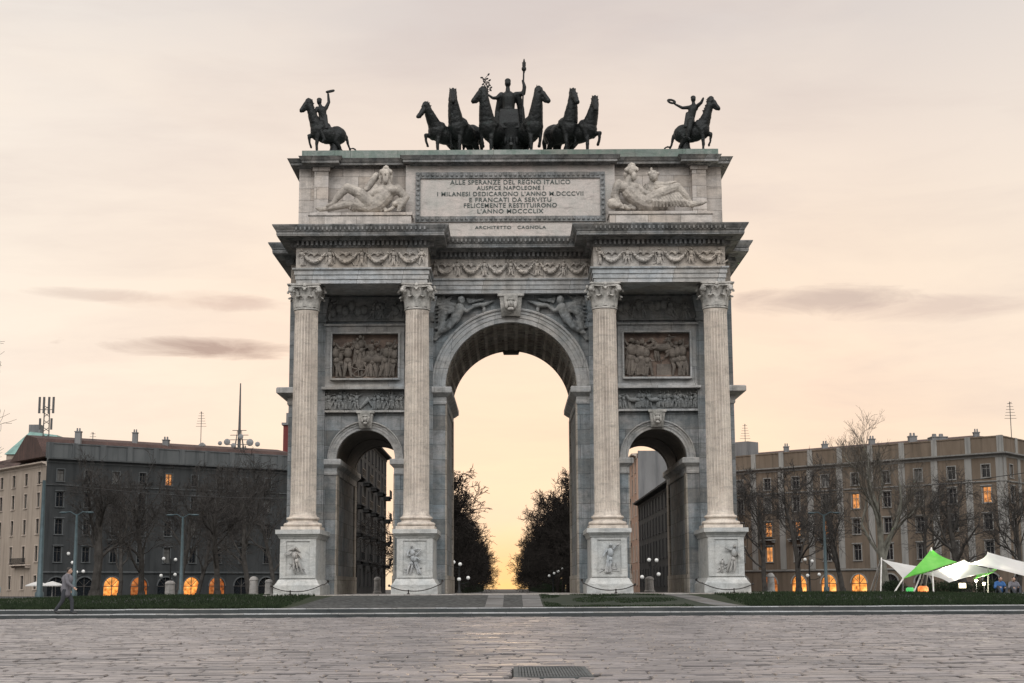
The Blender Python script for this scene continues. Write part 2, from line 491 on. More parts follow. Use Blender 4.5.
M['riser'] = stone('kerb_riser_dark', (.030,.036,.038), (.055,.06,.06), None, dirt=.4, streak=.3)
M['dark_leaf'] = mk_ground('evergreen_leaf', (.012,.02,.01), (.022,.034,.016), 1)

M['blind'] = plain('roller_blind', (.10,.098,.092), .8, 0, .2)
# =================================================================== the triumphal arch
ZP = .78                       # top of its platform
YF = 73.5                      # face of the broken-forward entablature
YC = 74.15                     # column axis
YW = 76.8                      # wall face
YCW = 76.25                    # face of the set-back middle entablature
YFL = 77.4                     # front end of the flank slabs
YB = 86.6                      # back face
YA = 75.7                      # attic wall face
rnd = random.Random(7)
arch = thing('triumphal_arch', (0, YW, ZP), 'great marble triumphal arch with one tall and two low openings', 'arch')

x_out = (XX(208.7, 515, YC)); x_in = XX(95.6, 515, YC)
xWf = XX(214.5, 257, YF); xWi = XX(82.8, 257, YF)
xWb = XX(221, 330, YFL)
R = XX(66, 387, YW); RX = XX(80, 387, YW)
zspr = ZZ(387, YW)
r2 = XX(29.6, 459, YW); rx2 = XX(38, 459, YW); c2x = XX(146, 459, YW)
zspr2 = ZZ(458.5, YW)
z_arc_bot = ZZ(282.5, YF); z_fr_bot = ZZ(267.5, YF); z_fr_top = ZZ(247, YF)
z_ct = ZZ(223, YF - 1.05)
z_arc_bot = min(z_arc_bot, 99)
z_at_cb = ZZ(168, YA); z_at_top = ZZ(150, YA - .35); z_at_ct = ZZ(157.5, YA - .5)
xWa = XX(211.5, 200, YA)
print('DIM', 'x_out %.2f x_in %.2f xWf %.2f xWi %.2f xWb %.2f R %.2f zspr %.2f r2 %.2f c2 %.2f zspr2 %.2f arc %.2f fr %.2f-%.2f ct %.2f at %.2f..%.2f ct %.2f xWa %.2f' % (x_out, x_in, xWf, xWi, xWb, R, zspr, r2, c2x, zspr2, z_arc_bot, z_fr_bot, z_fr_top, z_ct, z_at_cb, z_at_top, z_at_ct, xWa))

# ---- body with the three openings cut through it
def arc_pts(cx, r, zs, n, a0=pi, a1=0.0):
    return [(cx + r*cos(a0 + (a1-a0)*i/n), zs + r*sin(a0 + (a1-a0)*i/n)) for i in range(n+1)]
RV = R + .22
poly = [(-xWf, ZP)]
for cx, hw, r, zs, n in ((-c2x, r2, r2, zspr2, 28), (0, R, RV, zspr, 44), (c2x, r2, r2, zspr2, 28)):
    poly.append((cx-hw, ZP)); 
    if r != hw: poly.append((cx-hw, zs))
    poly += arc_pts(cx, r, zs, n)
    if r != hw: poly.append((cx+hw, zs))
    poly.append((cx+hw, ZP))
poly += [(xWf, ZP), (xWf, z_ct-.4), (-xWf, z_ct-.4)]
m = MB(); m.prism_y(poly, YW, YB)
wall = m.build('wall', M['wall'], arch)
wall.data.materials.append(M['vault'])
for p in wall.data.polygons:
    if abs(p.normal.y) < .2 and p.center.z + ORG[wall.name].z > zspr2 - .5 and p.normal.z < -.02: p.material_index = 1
for s in (-1, 1):
    m = MB(); a, b = sorted((s*(xWf-.2), s*xWb))
    m.box(a, b, YFL, YB-.3, ZP, z_arc_bot+.02)
    m.build('flank_wall', M['wall'], arch)

# ---- wall lining inside the passages: pilaster strips at both ends
for cx, hw, zt in ((-c2x, r2, zspr2-.75), (c2x, r2, zspr2-.75), (0, R, zspr-.7)):
    for s in (-1, 1):
        m = MB()
        for y0, y1 in ((YW+.02, YW+1.0), (YB-1.0, YB-.02)):
            xa = cx + s*hw; xb = cx + s*(hw-.07)
            m.box(min(xa,xb)-.01, max(xa,xb), y0, y1, ZP+.9, zt)
        xa = cx + s*(hw+.01); xb = cx + s*(hw-.12)
        m.box(min(xa,xb), max(xa,xb), YW+.01, YB-.01, ZP, ZP+.9)
        m.build('passage_lining', M['wall_in'], arch)

# ---- coffered vaults
def vault(cx, R0, R1, zs, nl, nr, w):
    m = MB()
    y0, y1 = YW+.005, YB-.005
    ys = [y0 + (y1-y0)*i/nr for i in range(nr+1)]
    N = 48
    for i, y in enumerate(ys):
        hw = w if 0 < i < nr else w*1.6
        ya, yb = max(y0, y-hw), min(y1, y+hw)
        inn = arc_pts(cx, R0, zs, N); out = arc_pts(cx, R1+.03, zs, N)
        vs = []; fs = []
        for k in range(N+1):
            for (x, z), yy in ((inn[k], ya), (inn[k], yb), (out[k], yb), (out[k], ya)): vs.append((x, yy, z))
        for k in range(N):
            for j in range(4): fs.append((k*4+j, k*4+(j+1) % 4, (k+1)*4+(j+1) % 4, (k+1)*4+j))
        fs.append((0,1,2,3)); fs.append((N*4+3, N*4+2, N*4+1, N*4))
        m.add(vs, fs)
    for j in range(nl+1):
        a = pi*j/nl
        da = (w*1.25)/R0
        pts = []
        for aa, rr in ((a-da, R0+.015), (a+da, R0+.015), (a+da, R1+.03), (a-da, R1+.03)):
            pts.append((cx + rr*cos(aa), zs + rr*sin(aa)))
        vs = [(x, y0+.01, z) for x, z in pts] + [(x, y1-.01, z) for x, z in pts]
        m.add(vs, [(0,1,2,3),(7,6,5,4),(0,4,5,1),(1,5,6,2),(2,6,7,3),(3,7,4,0)])
        # rosette bosses
    for j in range(nl):
        a = pi*(j+.5)/nl
        for i in range(nr):
            y = (ys[i]+ys[i+1])/2
            m.ell((cx + (R1-.02)*cos(a), y, zs + (R1-.02)*sin(a)), min(.16, w*1.1), 6, 4)
    return m
vault(0, R, RV, zspr, 19, 11, .07).build('coffered_vault', M['wall_in'], arch)
m = MB()
for s in (-1, 1):
    cx = s*c2x
    n = 32
    inn = arc_pts(cx, r2-.03, zspr2, n); out = arc_pts(cx, r2+.01, zspr2, n)
    for i in range(3):
        y = YW + .5 + (YB-YW-1.0)*i/2
        vs = []; fs = []
        for k in range(n+1):
            for (x, z), yy in ((inn[k], y-.14), (inn[k], y+.14), (out[k], y+.14), (out[k], y-.14)): vs.append((x, yy, z))
        for k in range(n):
            for j in range(4): fs.append((k*4+j, k*4+(j+1) % 4, (k+1)*4+(j+1) % 4, (k+1)*4+j))
        m.add(vs, fs)
    mm = m if s == -1 else m
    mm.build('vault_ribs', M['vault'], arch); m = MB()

# ---- archivolts (stepped rings) and keystones
def archivolt(cx, r0, r1, zs, yf, n):
    """three fasciae stepping outward"""
    m = MB()
    w = r1-r0
    prof = [(r0-.012, .3), (r0-.012, -.06), (r0+w*.30, -.06), (r0+w*.31, -.10), (r0+w*.60, -.10), (r0+w*.61, -.14), (r0+w*.80, -.14),
            (r0+w*.84, -.22), (r0+w*.93, -.24), (r1, -.20), (r1, .02)]
    vs = []; fs = []; q = len(prof)
    for k in range(n+1):
        a = pi - pi*k/n
        for r, dy in prof: vs.append((cx + r*cos(a), yf+dy, zs + r*sin(a)))
    for k in range(n):
        for j in range(q-1): fs.append((k*q+j, k*q+j+1, (k+1)*q+j+1, (k+1)*q+j))
    m.add(vs, fs)
    return m
archivolt(0, R, RX, zspr, YW, 64).build('archivolt', M['trim'], arch, 30)
for s in (-1, 1):
    archivolt(s*c2x, r2, rx2, zspr2, YW, 44).build('archivolt', M['trim'], arch, 30)

def keystone(cx, zb, zt, wb, wt, yf, dep):
    m = MB()
    prof = [(0, .0), (.25, .55), (.5, .75), (.8, .9), (1, 1)]
    for (w0, w1, d0) in ((1, 1, 1.0), (.62, .62, 1.18)):
        vs = []
        for t, d in prof:
            z = zb + (zt-zb)*t; w = (wb + (wt-wb)*t)*w0/2; y = yf - dep*(.45+.55*d)*d0
            vs += [(cx-w, y, z), (cx+w, y, z), (cx+w, yf+.1, z), (cx-w, yf+.1, z)]
        fs = []
        for i in range(len(prof)-1):
            for j in range(4): fs.append((i*4+j, i*4+(j+1) % 4, (i+1)*4+(j+1) % 4, (i+1)*4+j))
        fs += [(3,2,1,0), tuple(len(vs)-4+j for j in range(4))]
        m.add(vs, fs)
    # carved head in front
    h = (zt-zb)
    m.ell((cx, yf-dep*1.05, zb+h*.58), (wb*.20, dep*.22, h*.18), 12, 10)
    m.ell((cx, yf-dep*1.26, zb+h*.56), (wb*.04, dep*.08, h*.06), 8, 6)
    m.ell((cx, yf-dep*1.05, zb+h*.78), (wb*.25, dep*.2, h*.08), 12, 6)
    for s in (-1, 1):
        m.ell((cx+s*wb*.24, yf-dep*1.1, zb+h*.5), (wb*.10, dep*.2, h*.2), 8, 6)
    m.ell((cx, yf-dep*1.05, zb+h*.30), (wb*.2, dep*.2, h*.1), 10, 6)
    m.box(cx-wt*.58, cx+wt*.58, yf-dep*1.12, yf, zt-.02, zt+.10)
    return m
kz0 = ZZ(317, YW); kz1 = ZZ(295.5, YW)-.12
keystone(0, kz0, kz1, .95, 1.15, YW, .62).build('keystone', M['capital'], arch, 40)
for s in (-1, 1):
    keystone(s*c2x, ZZ(428, YW), ZZ(411, YW)-.1, .62, .78, YW, .42).build('keystone', M['capital'], arch, 40)

m = MB(); m.add([(-.42,YB-.3,zspr+R-.16),(.42,YB-.3,zspr+R-.16),(.42,YB+.3,zspr+R-.16),(-.42,YB+.3,zspr+R-.16),(-.8,YB-.5,zspr+RX+.3),(.8,YB-.5,zspr+RX+.3),(.8,YB+.3,zspr+RX+.3),(-.8,YB+.3,zspr+RX+.3)],
      [(0,3,2,1),(4,5,6,7),(0,1,5,4),(1,2,6,5),(2,3,7,6),(3,0,4,7)]); m.build('keystone', M['vault'], arch)
# ---- impost mouldings
def impost_prof(z0, z1, o):
    h = z1-z0
    return [(-.05, z0), (.05, z0), (.07, z0+h*.12), (.05, z0+h*.16), (.06, z0+h*.42), (o*.5, z0+h*.5), (o*.85, z0+h*.62), (o, z0+h*.66), (o, z0+h*.94), (o*.9, z1), (-.05, z1)]
zi0, zi1 = ZZ(404, YW), zspr
xcol_in = x_in + .55
m = MB()
for s in (-1, 1):
    p = impost_prof(zi0, zi1, .34)
    path = [(-(x_in-.6), YW), (-R, YW), (-R, YB), (-(x_in-.6), YB)]
    if s == 1: path = [(-x, y) for x, y in reversed(path)]
    m.sweep(p, path)
    # flank string course
    path = [(-(xWb), YB-.3), (-xWb, YFL), (-(xWf-.1), YFL)]
    zf0, zf1 = ZZ(404, YFL), ZZ(387.3, YFL)
    m.build('impost_moulding', M['trim'], arch, 25); m = MB()
    p = impost_prof(zf0, zf1, .56)
    if s == 1: path = [(-x, y) for x, y in reversed(path)]
    m.sweep(p, path)
    m.build('impost_moulding', M['trim'], arch, 25); m = MB()
zj0, zj1 = ZZ(474, YW), zspr2
for s in (-1, 1):
    p = impost_prof(zj0, zj1, .26)
    for path in ([(c2x-r2-.75, YB), (c2x-r2, YB), (c2x-r2, YW), (c2x-r2-.95, YW)][::-1], [(c2x+r2+.62, YW), (c2x+r2, YW), (c2x+r2, YB), (c2x+r2+.62, YB)][::-1]):
        pass
    inner = [(c2x-r2-.62, YW), (c2x-r2, YW), (c2x-r2, YB), (c2x-r2-.62, YB)]
    outer = [(c2x+r2+.62, YB), (c2x+r2, YB), (c2x+r2, YW), (c2x+r2+.62, YW)]
    for path in (inner, outer):
        q = path if s == 1 else [(-x, y) for x, y in reversed(path)]
        m.sweep(p, q)
        m.build('impost_moulding', M['trim'], arch, 25); m = MB()

# ---- pilasters on the wall behind every column
zcap0 = ZZ(311, YC); zcap1 = z_arc_bot
for sx in (-x_out, -x_in, x_in, x_out):
    m = MB()
    m.box(sx-.66, sx+.66, YW-.28, YW+.01, ZZ(528, YC)-.05, zcap1-.002)
    for k in (-1, 1): m.box(sx+k*.5-.06, sx+k*.5+.06, YW-.32, YW-.27, ZZ(510, YC), zcap0-.1)
    m.frus(sx, YW-.2, zcap0-.1, zcap0+.02, .7, .16, .74, .2)
    m.frus(sx, YW-.2, zcap0+.02, zcap1-.12, .62, .12, .86, .26)
    m.build('pilaster', M['wall'], arch)

# ---- pedestals and columns
zpb = ZP; zp1 = ZZ(578.5, 72.8); zp2 = ZZ(535, 72.95); zp3 = ZZ(528.5, 72.85)
ptex = (0, 1, 2, 3)
xp_out = XX(215.3, 545, 73.1); xp_in = XX(97, 545, 73.1)
def pedestal(cx, k):
    hx = XX(18.2, 555, 73.1); hb = XX(23.3, 588, 72.8); hc = XX(22.4, 531, 72.85)
    cy = (73.1 + YW)/2; hy = (YW-73.1)/2
    yb = YW
    m = MB()
    def blk(z0, z1, h0, f0, h1, f1):     # half-width and front at bottom / top; runs back into the wall
        m.add([(cx-h0,f0,z0),(cx+h0,f0,z0),(cx+h0,yb,z0),(cx-h0,yb,z0),(cx-h1,f1,z1),(cx+h1,f1,z1),(cx+h1,yb,z1),(cx-h1,yb,z1)],
              [(0,3,2,1),(4,5,6,7),(0,1,5,4),(1,2,6,5),(2,3,7,6),(3,0,4,7)])
    zb1 = zpb + (zp1-zpb)*.62
    blk(zpb, zb1, hb, 72.80, hb, 72.80)
    blk(zb1+.0, zb1+.10, hb-.03, 72.83, hb-.10, 72.90)
    blk(zb1+.10, zp1, hb-.10, 72.90, hx+.04, 73.06)
    blk(zp1, zp2-.12, hx, 73.10, hx, 73.10)
    blk(zp2-.12, zp2, hx+.03, 73.06, hx+.10, 73.0)
    blk(zp2, zp2+.10, hc-.12, 72.97, hc-.03, 72.88)
    blk(zp2+.10, zp3, hc, 72.85, hc, 72.85)
    # frame round the carved field
    fx = hx-.30; fz0 = zp1+.16; fz1 = zp2-.24
    for b in ((cx-hx+.02, cx-fx, fz0-.1, fz1+.1), (cx+fx, cx+hx-.02, fz0-.1, fz1+.1)):
        m.box(b[0], b[1], 73.05, 73.11, b[2], b[3])
    m.box(cx-fx, cx+fx, 73.05, 73.11, fz1, fz1+.1); m.box(cx-fx, cx+fx, 73.05, 73.11, fz0-.1, fz0)
    p = m.build('pedestal', M['pedestal'], arch)
    # carved figure on the field
    r = MB(); rr = random.Random(40+k)
    H = fz1-fz0-.1; zb = fz0+.05
    if k == 1:      # two struggling figures with a trophy
        relief_fig(r, cx-.28, zb, H*.72, 73.11, rr, 1.0, lean=.25); relief_fig(r, cx+.25, zb, H*.66, 73.11, rr, 1.0, lean=-.35)
        relief_fig(r, cx, zb+.2, H*.78, 73.11, rr, .9)
    elif k == 0: relief_fig(r, cx+.08, zb+.05, H*.82, 73.11, rr, 1.05, lean=-.25); r.tube([(cx-.45,73.1,zb+H*.75),(cx-.1,73.04,zb+H*.82),(cx+.1,73.08,zb+H*.7)], [.03,.08,.03], 6)
    elif k == 2: relief_fig(r, cx, zb+.02, H*.92, 73.11, rr, 1.0, lean=.05)
    else:
        relief_fig(r, cx+.18, zb+.03, H*.86, 73.11, rr, 1.05, lean=.2); relief_fig(r, cx-.25, zb+.02, H*.45, 73.11, rr, .9)
    for j in range(5): r.tube([(cx+rr.uniform(-.5,.5),73.1,zb+rr.uniform(0,.3)), (cx+rr.uniform(-.5,.5),73.07,zb+rr.uniform(.2,.6))], [.03,.02], 5)
    r.build('carved_figure', M['trim'], p, 60)
    return p

def relief_fig(m, x, z, h, yf, rr, fat=1.0, lean=None, depth=.85):
    """one low-relief figure standing on z against the face yf"""
    if lean is None: lean = rr.uniform(-.18, .18)
    d = h*.11*depth*1.8
    def P(u, w, o=0.0): return (x + u*h + lean*w*h, yf - d*(.35+o), z + w*h)
    hd = P(rr.uniform(-.02,.02), .92, .3)
    m.ell(hd, (h*.055*fat, d*.6, h*.07), 8, 6)
    m.ell(P(0, .68, .2), (h*.105*fat, d*.7, h*.16), 8, 6)
    m.ell(P(0, .47, .15), (h*.09*fat, d*.6, h*.10), 8, 6)
    st = rr.uniform(.04, .13)
    for s in (-1, 1):
        kn = P(s*st*.8 + rr.uniform(-.05,.05), .26, .35); ft = P(s*st*1.2, .015, .1)
        m.tube([P(s*.045, .48), kn, ft], [h*.06*fat, h*.045*fat, h*.028*fat], 6)
        a = rr.choice((-1.2, -.9, -.4, .3, .9)); sh = P(s*.1, .80, .2)
        el = P(s*(.1+.15*cos(a)), .80+.15*sin(a)-.02, .35); a2 = a + rr.uniform(-.6, 1.1)
        ha = P(s*(.1+.15*cos(a)+.13*cos(a2)), .80+.15*sin(a)+.13*sin(a2), .5)
        m.tube([sh, el, ha], [h*.042*fat, h*.034*fat, h*.024*fat], 5)
    if rr.random() < .6:      # robe folds
        for q in range(3):
            u = rr.uniform(-.09, .09)
            m.tube([P(u, .6, .4), P(u*1.4+.01, .3, .5), P(u*1.7, .04, .3)], [h*.022, h*.03, h*.03], 5)

def shaft(cx, cy, z0, z1, rb, rt):
    m = MB(); NF = 24; per = [(0.0, 1.0), (.14, 1.0), (.25, .90), (.5, .86), (.75, .90), (.86, 1.0)]
    ts = [0, .01, .02, .15, .3, .45, .6, .75, .9, .975, .985, 1]
    vs = []; fs = []; n = NF*len(per)
    for ti, t in enumerate(ts):
        r = rb - (rb-rt)*(t**1.6)
        plain_ring = ti in (0, 1, len(ts)-1, len(ts)-2)
        if ti in (0, len(ts)-1): r += .03
        for k in range(NF):
            for f, q in per:
                a = 2*pi*(k+f)/NF
                rq = r*(q if not plain_ring else 1)
                vs.append((cx + rq*cos(a), cy + rq*sin(a), z0 + (z1-z0)*t))
    for i in range(len(ts)-1):
        for k in range(n):
            fs.append((i*n+k, i*n+(k+1) % n, (i+1)*n+(k+1) % n, (i+1)*n+k))
    m.add(vs, fs)
    return m

def leaf(m, cx, cy, a, r0, z0, h, w, curl):
    """acanthus leaf: bent strip with lobed edges, closed"""
    ca, sa = cos(a), sin(a)
    prof = [(0, 0, .75), (.02, .3, .95), (.03, .55, 1.0), (.08, .78, .95), (.17, .95, .8), (.29, 1.0, .62), (.36, .93, .4), (.36, .84, .2)]
    vs = []; fs = []; k = len(prof)
    for i, (o, t, ww) in enumerate(prof):
        lob = 1.0 + (.16 if i % 2 else -.08)
        for (sw, od) in ((-1, -.0), (-.5, .03), (0, .055), (.5, .03), (1, 0)):
            r = r0 + o*curl + od; tt = sw*w*ww*lob/2
            vs.append((cx + r*ca - tt*sa, cy + r*sa + tt*ca, z0 + t*h))
        for sw in (1, -1):
            r = r0 + o*curl - .05; tt = sw*w*ww*.8/2
            vs.append((cx + r*ca - tt*sa, cy + r*sa + tt*ca, z0 + t*h - .02))
    for i in range(k-1):
        for j in range(7):
            fs.append((i*7+j, i*7+(j+1) % 7, (i+1)*7+(j+1) % 7, (i+1)*7+j))
    fs.append(tuple(reversed(range(7)))); fs.append(tuple((k-1)*7+j for j in range(7)))
    m.add(vs, fs)

def capital(cx, cy, z0, z1, r):
    m = MB(); H = z1-z0
    m.lathe([(r*1.0, z0), (r*1.09, z0+.04), (r*1.09, z0+.10), (r*.95, z0+.14), (r*.86, z0+H*.5), (r*.92, z0+H*.75), (r*1.1, z0+H*.86), (r*1.1, z0+H*.88)], cx, cy, 32)
    for k in range(8):
        leaf(m, cx, cy, pi/8 + 2*pi*k/8, r*1.02, z0+.12, H*.42, r*.70, .80)
    for k in range(8):
        leaf(m, cx, cy, 2*pi*k/8, r*1.0, z0+.16, H*.70, r*.66, .95)
    for k in range(4):          # corner volutes
        a = pi/4 + pi*k/2
        ca, sa = cos(a), sin(a)
        pts = []
        for i in range(15):
            t = i/14.0
            if t < .5:
                rr_ = r*(1.02 + .50*(t/.5)**1.4); zz = z0 + H*(.50 + .36*(t/.5)**.7)
            else:
                q = (t-.5)/.5; an = pi/2 - q*2.2*pi; rad = .13*(1-q*.6)
                rr_ = r*1.52 + rad*cos(an); zz = z0 + H*.86 - .13 + rad*sin(an)
            pts.append((cx + rr_*ca, cy + rr_*sa, zz))
        m.tube(pts, [.05 + .03*min(1, i/7) for i in range(15)], 6)
        m.ell(pts[9], .12, 8, 6)
        # inner helices
        for s in (-1, 1):
            a2 = a + s*pi/4*.72
            m.tube([(cx + r*1.0*cos(a+s*.35), cy + r*1.0*sin(a+s*.35), z0+H*.5), (cx + r*1.16*cos(a2), cy + r*1.16*sin(a2), z0+H*.76), (cx + r*1.26*cos(a2+s*.06), cy + r*1.26*sin(a2+s*.06), z0+H*.82), (cx + r*1.2*cos(a2+s*.1), cy + r*1.2*sin(a2+s*.1), z0+H*.75)], [.04,.05,.06,.04], 6)
    # concave abacus
    for z_0, z_1, g in ((z0+H*.86, z0+H*.94, .0), (z0+H*.94, z1-.004, .05)):
        ring = []
        c = r*1.36 + g
        for k in range(4):
            a = pi/4 + pi*k/2
            p = Vector((cos(a), sin(a)))*c*1.32; q = Vector((cos(a+pi/2), sin(a+pi/2)))*c*1.32
            t = (q-p).normalized(); nn = Vector((cos(a+pi/4), sin(a+pi/4)))
            for f in (.06, .2, .35, .5, .65, .8, .94):
                ring.append(p + (q-p)*f - nn*(.16*4*f*(1-f))*r*1.3)
        vs = [(cx+v.x, cy+v.y, z_0) for v in ring] + [(cx+v.x, cy+v.y, z_1) for v in ring]
        n = len(ring)
        fs = [tuple(reversed(range(n))), tuple(range(n, 2*n))] + [(i, (i+1) % n, (i+1) % n+n, i+n) for i in range(n)]
        m.add(vs, fs)
    for k in range(4):          # flower in the middle of each abacus side
        a = pi*k/2
        m.ell((cx + r*1.42*cos(a), cy + r*1.42*sin(a), z0+H*.91), (.09,.09,.11), 8, 6)
    return m

zs0 = ZZ(515, YC)
rb, rt = XX(12.9, 512, YC), XX(11.5, 318, YC)
for k, (px_, cx) in enumerate(((-xp_out, -x_out), (-xp_in, -x_in), (xp_in, x_in), (xp_out, x_out))):
    pedestal((px_+cx)/2, k)
    c = shaft(cx, YC, zs0, zcap0, rb, rt).build('column', M['column'], arch, 50)
    m = MB()
    zq = zp3
    hb_ = XX(19.5, 527, 73.3)
    m.box(cx-hb_, cx+hb_, YC-hb_, YC+hb_, zq-.02, zq+.16)
    H = zs0-zq-.16; z = zq+.16
    prof = [(hb_*.93, z)]
    for i in range(7): a = -pi/2 + pi*i/6; prof.append((hb_*.86 + .13*cos(a), z+H*.19 + H*.19*sin(a)))
    prof += [(hb_*.80, z+H*.42), (hb_*.76, z+H*.5), (hb_*.78, z+H*.60)]
    for i in range(7): a = -pi/2 + pi*i/6; prof.append((hb_*.76 + .09*cos(a), z+H*.75 + H*.14*sin(a)))
    prof += [(rb+.05, z+H*.91), (rb+.04, z+H+.01)]
    m.lathe(prof, cx, YC, 40)
    m.build('column_base', M['column'], c, 40)
    capital(cx, YC, zcap0, zcap1, rt+.02).build('capital', M['capital'], c, 50)

# ---- entablature
PLAN = [(-xWb, YB-.3), (-xWb, YFL), (-xWf, YFL), (-xWf, YF), (-xWi, YF), (-xWi, YCW), (xWi, YCW), (xWi, YF), (xWf, YF), (xWf, YFL), (xWb, YFL), (xWb, YB-.3)]
def core(z0, z1, ins=.03):
    m = MB()
    for s in (-1, 1):
        a, b = sorted((s*(xWi+ins), s*(xWf-ins)))
        m.box(a, b, YF+ins, YW+.05, z0, z1)
    m.box(-xWi-.2, xWi+.2, YCW+ins, YW+.06, z0, z1)
    m.box(-xWb+ins+.12, -xWf+.3, YFL+ins+.12, YB-.35, z0, z1); m.box(xWf-.3, xWb-ins-.12, YFL+ins+.12, YB-.35, z0, z1)
    return m
za, zb_, zc = z_arc_bot, z_fr_bot, z_fr_top
m = core(za+.004, zb_-.01)
ha = zb_-za
m.sweep([(-.12, za), (-.02, za), (-.02, za+ha*.26), (.025, za+ha*.27), (.025, za+ha*.56), (.07, za+ha*.57), (.07, za+ha*.84), (.16, za+ha*.90), (.17, zb_), (-.12, zb_)], PLAN)
m.build('architrave', M['trim'], arch)
m = core(zb_+.003, zc-.003, .03)
m.sweep([(-.1, zb_), (0, zb_), (0, zc), (-.1, zc)], PLAN)
m.build('frieze', M['frieze'], arch)
hc_ = z_ct-zc
CP = [(-.1, zc), (.05, zc), (.09, zc+hc_*.06), (.10, zc+hc_*.09), (.10, zc+hc_*.30), (.30, zc+hc_*.32), (.34, zc+hc_*.38), (.36, zc+hc_*.43), (.80, zc+hc_*.455), (.80, zc+hc_*.44), (.84, zc+hc_*.44), (.84, zc+hc_*.64),
      (.88, zc+hc_*.66), (.90, zc+hc_*.72), (.97, zc+hc_*.82), (1.04, zc+hc_*.94), (1.05, z_ct), (-.2, z_ct+.02), (-.2, z_ct-.2)]
m = MB(); m.sweep(CP, PLAN)
mm = core(zc+.01, z_ct-.03); m.add(mm.v, mm.f)
# dentils
def dentils(m, path, z0, z1, o0, o1, step, w):
    for i in range(len(path)-1):
        a = Vector(path[i]); b = Vector(path[i+1]); L = (b-a).length
        if L < .8: continue
        e = (b-a)/L; n = Vector((e.y, -e.x)); k = int(L/step)
        for j in range(k):
            u = (j+.5)*L/k
            m.obox(a, e, n, u-w/2, u+w/2, o0, o1, z0, z1)
dentils(m, PLAN, zc+hc_*.08, zc+hc_*.30, .06, .30, .225, .115)
dentils(m, PLAN, zc+hc_*.72, zc+hc_*.90, .9, 1.00, .21, .08)
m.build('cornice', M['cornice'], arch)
# roof slab behind the cornice
m = MB(); m.box(-xWb+.1, xWb-.1, YCW+.3, YB-.4, z_ct-.45, z_ct-.03); m.build('cornice_slab', M['cornice'], arch)

# ---- carved friezes: swags between little figures
def swags(cx0, cx1, n, yf, z0, z1, name):
    m = MB(); H = z1-z0; L = (cx1-cx0)/n; rr = random.Random(int(abs(cx0)*100)+n)
    for i in range(n):
        a = cx0 + L*i; b = a + L
        N = 12; pts = []; rad = []
        for k in range(N+1):
            t = k/N; x = a + .14*L + (L*.72)*t
            pts.append((x, yf-.13, z0+H*.74 - H*.52*(1-(2*t-1)**2))); rad.append(H*(.045 + .085*(1-(2*t-1)**2)))
        m.tube(pts, rad, 7)
        for k in range(22):
            t = rr.uniform(.05, .95); x = a + .14*L + L*.72*t; zz = z0+H*.74 - H*.52*(1-(2*t-1)**2)
            m.ell((x, yf-.22, zz+rr.uniform(-.06,.06)), rr.uniform(.035,.07), 5, 4)
        for k in (-1, 1):   # ribbons
            x = (a+b)/2 + k*L*.36
            m.tube([(x, yf-.04, z0+H*.72), (x+k*.05, yf-.05, z0+H*.4), (x-k*.02, yf-.03, z0+H*.15)], [.05,.06,.02], 5)
        # rosette/eagle above the swag
        c = (a+b)/2
        m.ell((c, yf-.05, z0+H*.66), (H*.10, .07, H*.14), 8, 6)
        for k in (-1, 1): m.tube([(c, yf-.04, z0+H*.66), (c+k*.12*L, yf-.08, z0+H*.74), (c+k*.20*L, yf-.03, z0+H*.60)], [.08,.07,.02], 5)
    for i in range(n+1):
        x = cx0 + L*i
        if i in (0,): x += .18
        if i == n: x -= .18
        relief_fig(m, x, z0+H*.04, H*.90, yf, rr, 1.35, lean=0, depth=1.0)
    for i in range(2*n):
        u = rr.uniform(cx0, cx1); m.tube([(u, yf-.02, z0+.05), (u+rr.uniform(-.3,.3), yf-.05, z0+H*.25)], [.05,.02], 5)
    return m.build(name, M['frieze'], arch, 60)
for s in (-1, 1):
    a, b = sorted((s*(xWi+.12), s*(xWf-.12)))
    swags(a, b, 4, YF, zb_+.10, zc-.03, 'garland_relief')
swags(-xWi+.05, xWi-.05, 6, YCW, zb_+.10, zc-.03, 'garland_relief')

# ---- carved panels between the columns
def frame_box(m, x0, x1, z0, z1, w, y0, y1):
    m.box(x0-w, x0, y0, y1, z0-w, z1+w); m.box(x1, x1+w, y0, y1, z0-w, z1+w)
    m.box(x0, x1, y0, y1, z1, z1+w); m.box(x0, x1, y0, y1, z0-w, z0)
def horse_relief(m, x, z, L, yf, s):
    """low-relief horse in profile heading s"""
    def P(u, w, o=.1): return (x + s*u*L, yf-o, z + w*L)
    m.tube([P(-.42,.55), P(-.2,.58,.16), P(.1,.55,.16), P(.3,.6,.14)], [.12*L,.17*L,.16*L,.14*L], 7)
    m.tube([P(.28,.62), P(.42,.85,.14), P(.46,.95)], [.13*L,.09*L,.06*L], 6); m.tube([P(.44,.94), P(.62,.80)], [.07*L,.045*L], 6)
    for u in (-.38, -.25, .2, .32):
        k = random.Random(int((x+u)*97)).uniform(-.08,.08)
        m.tube([P(u,.5), P(u+k,.25,.12), P(u-.03+k*.5,.02)], [.075*L,.045*L,.035*L], 5)
    m.tube([P(-.46,.6), P(-.58,.4), P(-.56,.15)], [.04*L,.05*L,.02*L], 5)

